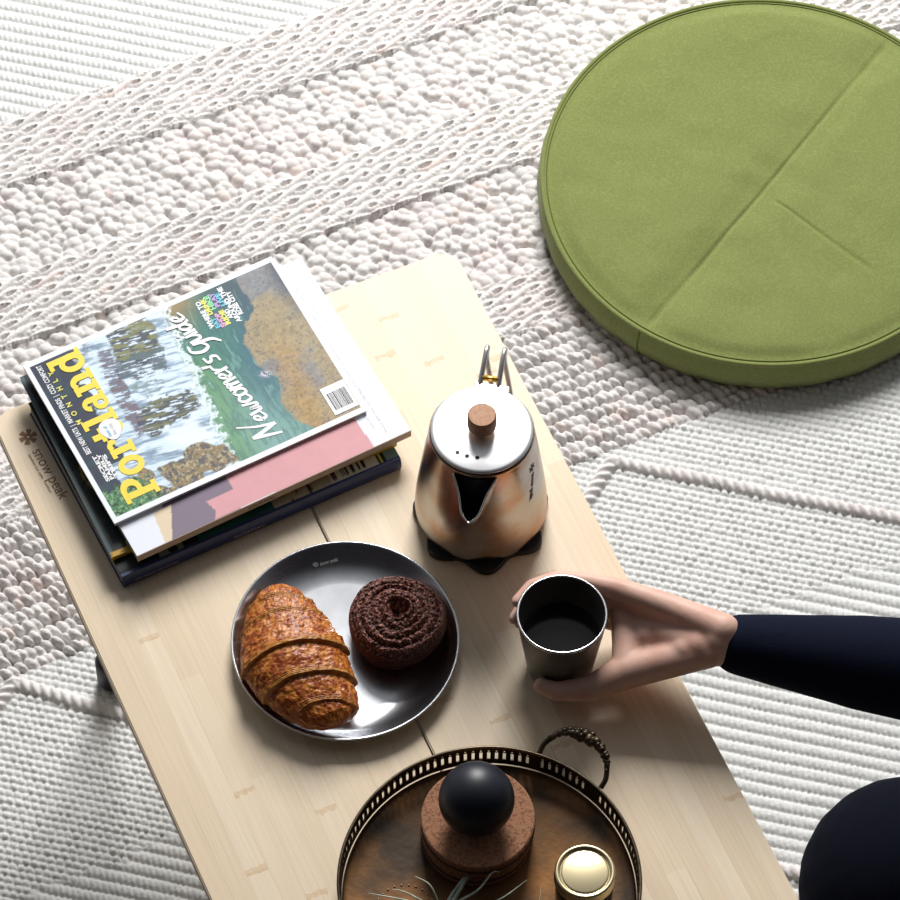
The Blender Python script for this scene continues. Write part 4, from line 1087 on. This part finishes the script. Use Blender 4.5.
jc = at(585, 871, .466)
jr = thing('jar', (jc.x, jc.y, .4046), 'small dark glass jar with a gold screw lid on the tray', 'jar')
lathe('glass_body', [(0, 0), (.024, 0), (.0262, .002), (.0268, .006), (.0268, .042), (.0255, .046), (.0250, .048), (0, .048)], M['glass_dark'], jr, 72)
jl = lathe('lid', [(0, .0600), (.0205, .0600), (.0215, .0597), (.0222, .0590), (.0229, .0590), (.0240, .0612), (.0258, .0618), (.0272, .0612), (.0278, .0600), (.0278, .0500), (.0284, .0493), (.0284, .0482), (.0270, .0480), (.0262, .0482), (.0262, .0490)], M['brass'], jr, 120); jl['label'] = 'gold metal screw lid'

# air plant at the near side of the tray
ap0 = at(446, 914, .407)
ap = thing('air_plant', (ap0.x, ap0.y, .4047), 'spiky green air plant lying on the tray before the cork discs', 'plant')
apl = [((450, 898), (468, 872), (483, 848), .0016, 'leaf'), ((455, 898), (473, 868), (490, 847), .0019, 'leaf'), ((458, 902), (478, 890), (492, 873), .0013, 'leaf'), ((492, 873), (496, 871.5), (500, 872), .0009, 'leaf'),
       ((470, 910), (500, 899), (527, 880), .0013, 'leaf'), ((430, 905), (405, 892), (392, 889), .0011, 'leaf'), ((436, 908), (400, 899), (368, 893), .0012, 'leaf'), ((440, 905), (430, 885), (415, 876), .0010, 'leaf'), ((520, 914), (538, 903), (541, 885), .0008, 'leaf_pale')]
for i, (a, b, c_, r_, m_) in enumerate(apl):
    if i == 3: continue
    z_ = .412 + .003 * (i % 3)
    p1, p2, p3 = at(*a, z_), at(*b, z_ + .012), at(*c_, z_ + (.020 if i < 3 else .008))
    base = ap0 + Vector((0, 0, .003)) if i != 8 else at(520, 914, .408)
    pts = [base, p1, p2, p3]
    if i == 2: pts.append(at(500, 872, z_ + .019))
    P = smooth_path([p - Vector((ap0.x, ap0.y, .4047)) for p in pts], 7)
    n_ = len(P); v, f = tube_data(P, [r_ * 1.25 * (1 - .85 * (k / (n_ - 1)) ** 1.6) for k in range(n_)], 8, flat=.55)
    mesh_obj('leaf', v, f, M[m_], ap)
bm = bmesh.new(); bmesh.ops.create_icosphere(bm, subdivisions=3, radius=.0055, matrix=Matrix.Translation((0, 0, .0064))); bm_obj('leaf_base', bm, M['leaf'], ap, True)

# ------------------------------------------------------------------ person
def blob(name, chains, voxel, m, parent=None, smooth_it=6, extra=None):
    """chains: list of [(point, radius[, (sx,sy,sz)]), ...]; unioned by voxel remesh into one surface"""
    bm = bmesh.new()
    for ch in chains:
        for k, e in enumerate(ch):
            p, r = Vector(e[0]), e[1]; sc = e[2] if len(e) > 2 else (1, 1, 1); rot = e[3] if len(e) > 3 else Matrix.Identity(3)
            bmesh.ops.create_uvsphere(bm, u_segments=20, v_segments=14, radius=r, matrix=Matrix.Translation(p) @ rot.to_4x4() @ Matrix.Diagonal((*sc, 1)))
            if k:
                e0 = ch[k - 1]; p0, r0 = Vector(e0[0]), e0[1]; d = p - p0
                if d.length > 1e-5 and len(e) < 3 and len(e0) < 3:
                    mt = Matrix.Translation((p + p0) / 2) @ d.to_track_quat('Z', 'Y').to_matrix().to_4x4()
                    bmesh.ops.create_cone(bm, cap_ends=True, segments=20, radius1=r0 * .995, radius2=r * .995, depth=d.length, matrix=mt)
    me = bpy.data.meshes.new(name); bm.to_mesh(me); bm.free(); o = bpy.data.objects.new(name, me); COL.objects.link(o)
    rm = o.modifiers.new('r', 'REMESH'); rm.mode = 'VOXEL'; rm.voxel_size = voxel
    s_ = o.modifiers.new('s', 'SMOOTH'); s_.iterations = smooth_it; s_.factor = .5
    bpy.context.view_layer.update()
    me2 = bpy.data.meshes.new_from_object(o.evaluated_get(bpy.context.evaluated_depsgraph_get())); bpy.data.objects.remove(o); bpy.data.meshes.remove(me)
    me2.polygons.foreach_set('use_smooth', [True] * len(me2.polygons)); me2.materials.clear(); me2.materials.append(m); me2.name = name
    o = bpy.data.objects.new(name, me2); link(o, parent)
    if parent: o.matrix_parent_inverse = parent.matrix_world.inverted()
    return o
V3 = Vector
wr = V3(at(722, 642, .470)); el = V3((.500, -.272, .425)); sh = V3((.685, -.325, .640))
pc = Vector((cc.x, cc.y, 0))
def cyl(ang, z, r): a = math.radians(ang); return V3((cc.x + r * math.cos(a), cc.y + r * math.sin(a), z))
skin = []
# knuckles stacked vertically on the far side of the cup; fingers curl round the far wall
fing = [('index', .4835, .0082, (58, 92, 124, 150), .060), ('middle', .4655, .0085, (56, 96, 134, 160), .059), ('ring', .4480, .0080, (54, 92, 128, 152), .0565), ('little', .4320, .0070, (50, 82, 110, 130), .053)]
def cup_r(z): return float(np.interp(z - .4, [0, .012, .05, .085, .1], [.0305, .0325, .037, .0412, .0425]))
for nm, z, r, angs, rk in fing:
    k0 = cyl(34, z - .002, cup_r(z) + .026)
    base = wr + (V3((.0, .004, 0)) + V3((0, 0, (z - .458) * .62)))
    c1 = cyl(angs[0], z, cup_r(z) + r + .0030); c2 = cyl(angs[1], z - .001, cup_r(z) + r + .0005); c3 = cyl(angs[2], z - .002, cup_r(z) + r); c4 = cyl(angs[3], z - .002, cup_r(z) + r * .9)
    skin.append([(base, .0165), (base.lerp(k0, .5) + V3((0, .002, 0)), .0130), (k0, .0112), (c1, r * 1.02), (c2, r * .97), (c3, r * .88), (c4, r * .74)])
for z_, rr_ in ((.4745, .0082), (.457, .0082), (.440, .0075)):
    k0 = cyl(35, z_ - .002, cup_r(z_) + .026); base = wr + V3((0, .004, (z_ - .458) * .62)); skin.append([(base, .0165), (base.lerp(k0, .5) + V3((0, .001, 0)), .0135), (k0, .0110)])
# palm filling between metacarpals
for t in (.25, .5, .75, .95):
    p = wr.lerp(cyl(30, .458, cup_r(.458) + .026), t); pass
# thumb round the near side
th0 = wr + V3((-.014, -.009, .0)); th1 = cyl(-27, .448, cup_r(.448) + .034); th2 = cyl(-60, .437, cup_r(.437) + .0170); th3 = cyl(-96, .430, cup_r(.43) + .0098); th4 = cyl(-116, .431, cup_r(.43) + .0082)
skin.append([(cyl(22, .455, cup_r(.455) + .027), .0130), (th1.lerp(cyl(22, .455, cup_r(.455) + .030), .45), .0150), (th1, .0165)])
skin.append([(cyl(2, .455, cup_r(.455) + .045), .0170), (cyl(12, .452, cup_r(.455) + .040), .0165), (wr + V3((-.02, -.004, 0)), .0205)])
skin.append([(th0, .0175), (th1, .0172), (th2, .0122), (th3, .0095), (th4, .0078)])
# web between thumb and palm
skin.append([(wr + V3((-.012, .0, 0)), .0185), (wr + V3((-.034, -.008, -.002)), .0165)])
# wrist, forearm, upper arm, torso core, neck, head, other arm, legs (mostly inside the clothes)
skin.append([(wr + V3((-.004, 0, .006)), .0205), (wr + V3((-.004, 0, -.006)), .0205)])
skin.append([(wr, .0235), (wr.lerp(el, .3), .0265), (wr.lerp(el, .75), .034), (el, .034), (sh, .042)])
shL = V3((.735, -.705, .640)); nk = V3((.715, -.515, .690)); hip = V3((.860, -.520, .125))
elL = V3((.62, -.80, .42)); wrL = V3((.50, -.66, .26))
skin += [[(sh, .045), (nk, .055), (shL, .045), (elL, .037), (wrL, .024)], [(nk, .06), (V3((.76, -.52, .50)), .10), (V3((.82, -.52, .30)), .095), (hip, .10)]]
kneeR = V3(at(910, 888, .135)); kneeL = V3((.52, -.86, .13)); hR, hL = hip + V3((0, .10, 0)), hip + V3((0, -.10, 0))
ftR, ftL = V3((.70, -.70, .065)), V3((.62, -.40, .065))
skin += [[(hR, .075), (kneeR, .05), (ftR, .034)], [(hL, .075), (kneeL, .05), (ftL, .034)], [(ftR, .032), (ftR + V3((.09, -.05, -.01)), .028), (ftR + V3((.15, -.10, -.016)), .021)], [(ftL, .032), (ftL + V3((.09, .05, -.01)), .028), (ftL + V3((.15, .10, -.016)), .021)]]
hd_ = V3((.672, -.505, .860)); fdir = V3((-.92, .30, -.30)).normalized()
skin += [[(nk, .055), (nk.lerp(hd_, .5), .052), (hd_ + V3((.01, 0, -.03)), .055)], [(hd_, .080, (1.08, .95, 1.18)), (hd_ + fdir * .03 + V3((0, 0, -.05)), .052)]]
fs_ = fdir.cross(V3((0, 0, 1))).normalized(); fu = fs_.cross(fdir)
skin += [[(hd_ + fdir * .078 + fu * .010, .010), (hd_ + fdir * .100 - fu * .018, .012)]] + [[(hd_ + fs_ * s * .078 - fdir * .005 + fu * .012, .014), (hd_ + fs_ * s * .080 - fdir * .005 - fu * .016, .010)] for s in (1, -1)]
# resting left hand
for k in range(4):
    o_ = V3((.0, -.018 + .014 * k, 0)); skin.append([(wrL, .018), (wrL + V3((-.05, 0, -.03)) + o_, .012), (wrL + V3((-.085, 0, -.06)) + o_ * 1.2, .009), (wrL + V3((-.095, 0, -.085)) + o_ * 1.25, .0075)])
skin.append([(wrL + V3((-.01, .01, 0)), .017), (wrL + V3((-.05, .045, -.02)), .0105), (wrL + V3((-.075, .05, -.035)), .0085)])
person = thing('person', (.62, -.50, .012), 'seated person in navy sweater and dark trousers, hand around the cup', 'person')
body_ = blob('body', skin, .0022, M['skin'], person, 6)
sweater = [[(wr + (el - wr).normalized() * .018, .0300), (wr.lerp(el, .22), .0350), (wr.lerp(el, .55), .0460), (wr.lerp(el, .85), .0520), (el + V3((.01, 0, 0)), .0540), (el.lerp(sh, .5), .056), (sh, .068)],
           [(sh, .070), (nk - V3((-.01, 0, .012)), .076), (shL, .070), (elL, .052), (wrL.lerp(elL, .15), .034)],
           [((V3((.735, -.515, .62)).lerp(V3((.84, -.52, .21)), k / 16)), .105 + .020 * k / 16, (1, 1.50, 1)) for k in range(17)],
           [(nk, .066), (nk + V3((-.005, 0, .035)), .062)]]
sw = blob('sweater', sweater, .005, M['navy'], person, 14); sw['label'] = 'dark navy knitted sweater'
trs = [[(hip + V3((0, 0, .0)), .125, (1.05, 1.5, .9))], [(hR, .115), (hR.lerp(kneeR, .55), .110), (kneeR, .112), (kneeR.lerp(ftR, .5), .080), (ftR + (kneeR - ftR).normalized() * .04, .048)],
       [(hL, .115), (hL.lerp(kneeL, .55), .096), (kneeL, .078), (kneeL.lerp(ftL, .5), .064), (ftL + (kneeL - ftL).normalized() * .04, .048)]]
tz = blob('trousers', trs, .005, M['trouser'], person, 8); tz['label'] = 'black navy trousers'
hair = [[(hd_ - fdir * .022 + fu * .030, .084, (1.02, .98, 1.0))], [(hd_ - fdir * .05 - fu * .02, .062)]]
blob('hair', hair, .004, M['hair'], person, 3)['label'] = 'short dark hair'
for s in (1, -1):
    bm = bmesh.new(); c_ = hd_ + fdir * .0735 + fs_ * s * .030 + fu * .010; bmesh.ops.create_uvsphere(bm, u_segments=20, v_segments=14, radius=.012, matrix=Matrix.Translation(c_))
    ey = bm_obj('eye', bm, M['eye'], person, True, True)
bm = bmesh.new(); bmesh.ops.create_uvsphere(bm, u_segments=20, v_segments=12, radius=1, matrix=Matrix.Translation(hd_ + fdir * .080 - fu * .042) @ Matrix.Rotation(math.atan2(fdir.y, fdir.x), 4, 'Z') @ Matrix.Diagonal((.006, .020, .006, 1)))
bm_obj('mouth', bm, M['lips'], person, True, True)
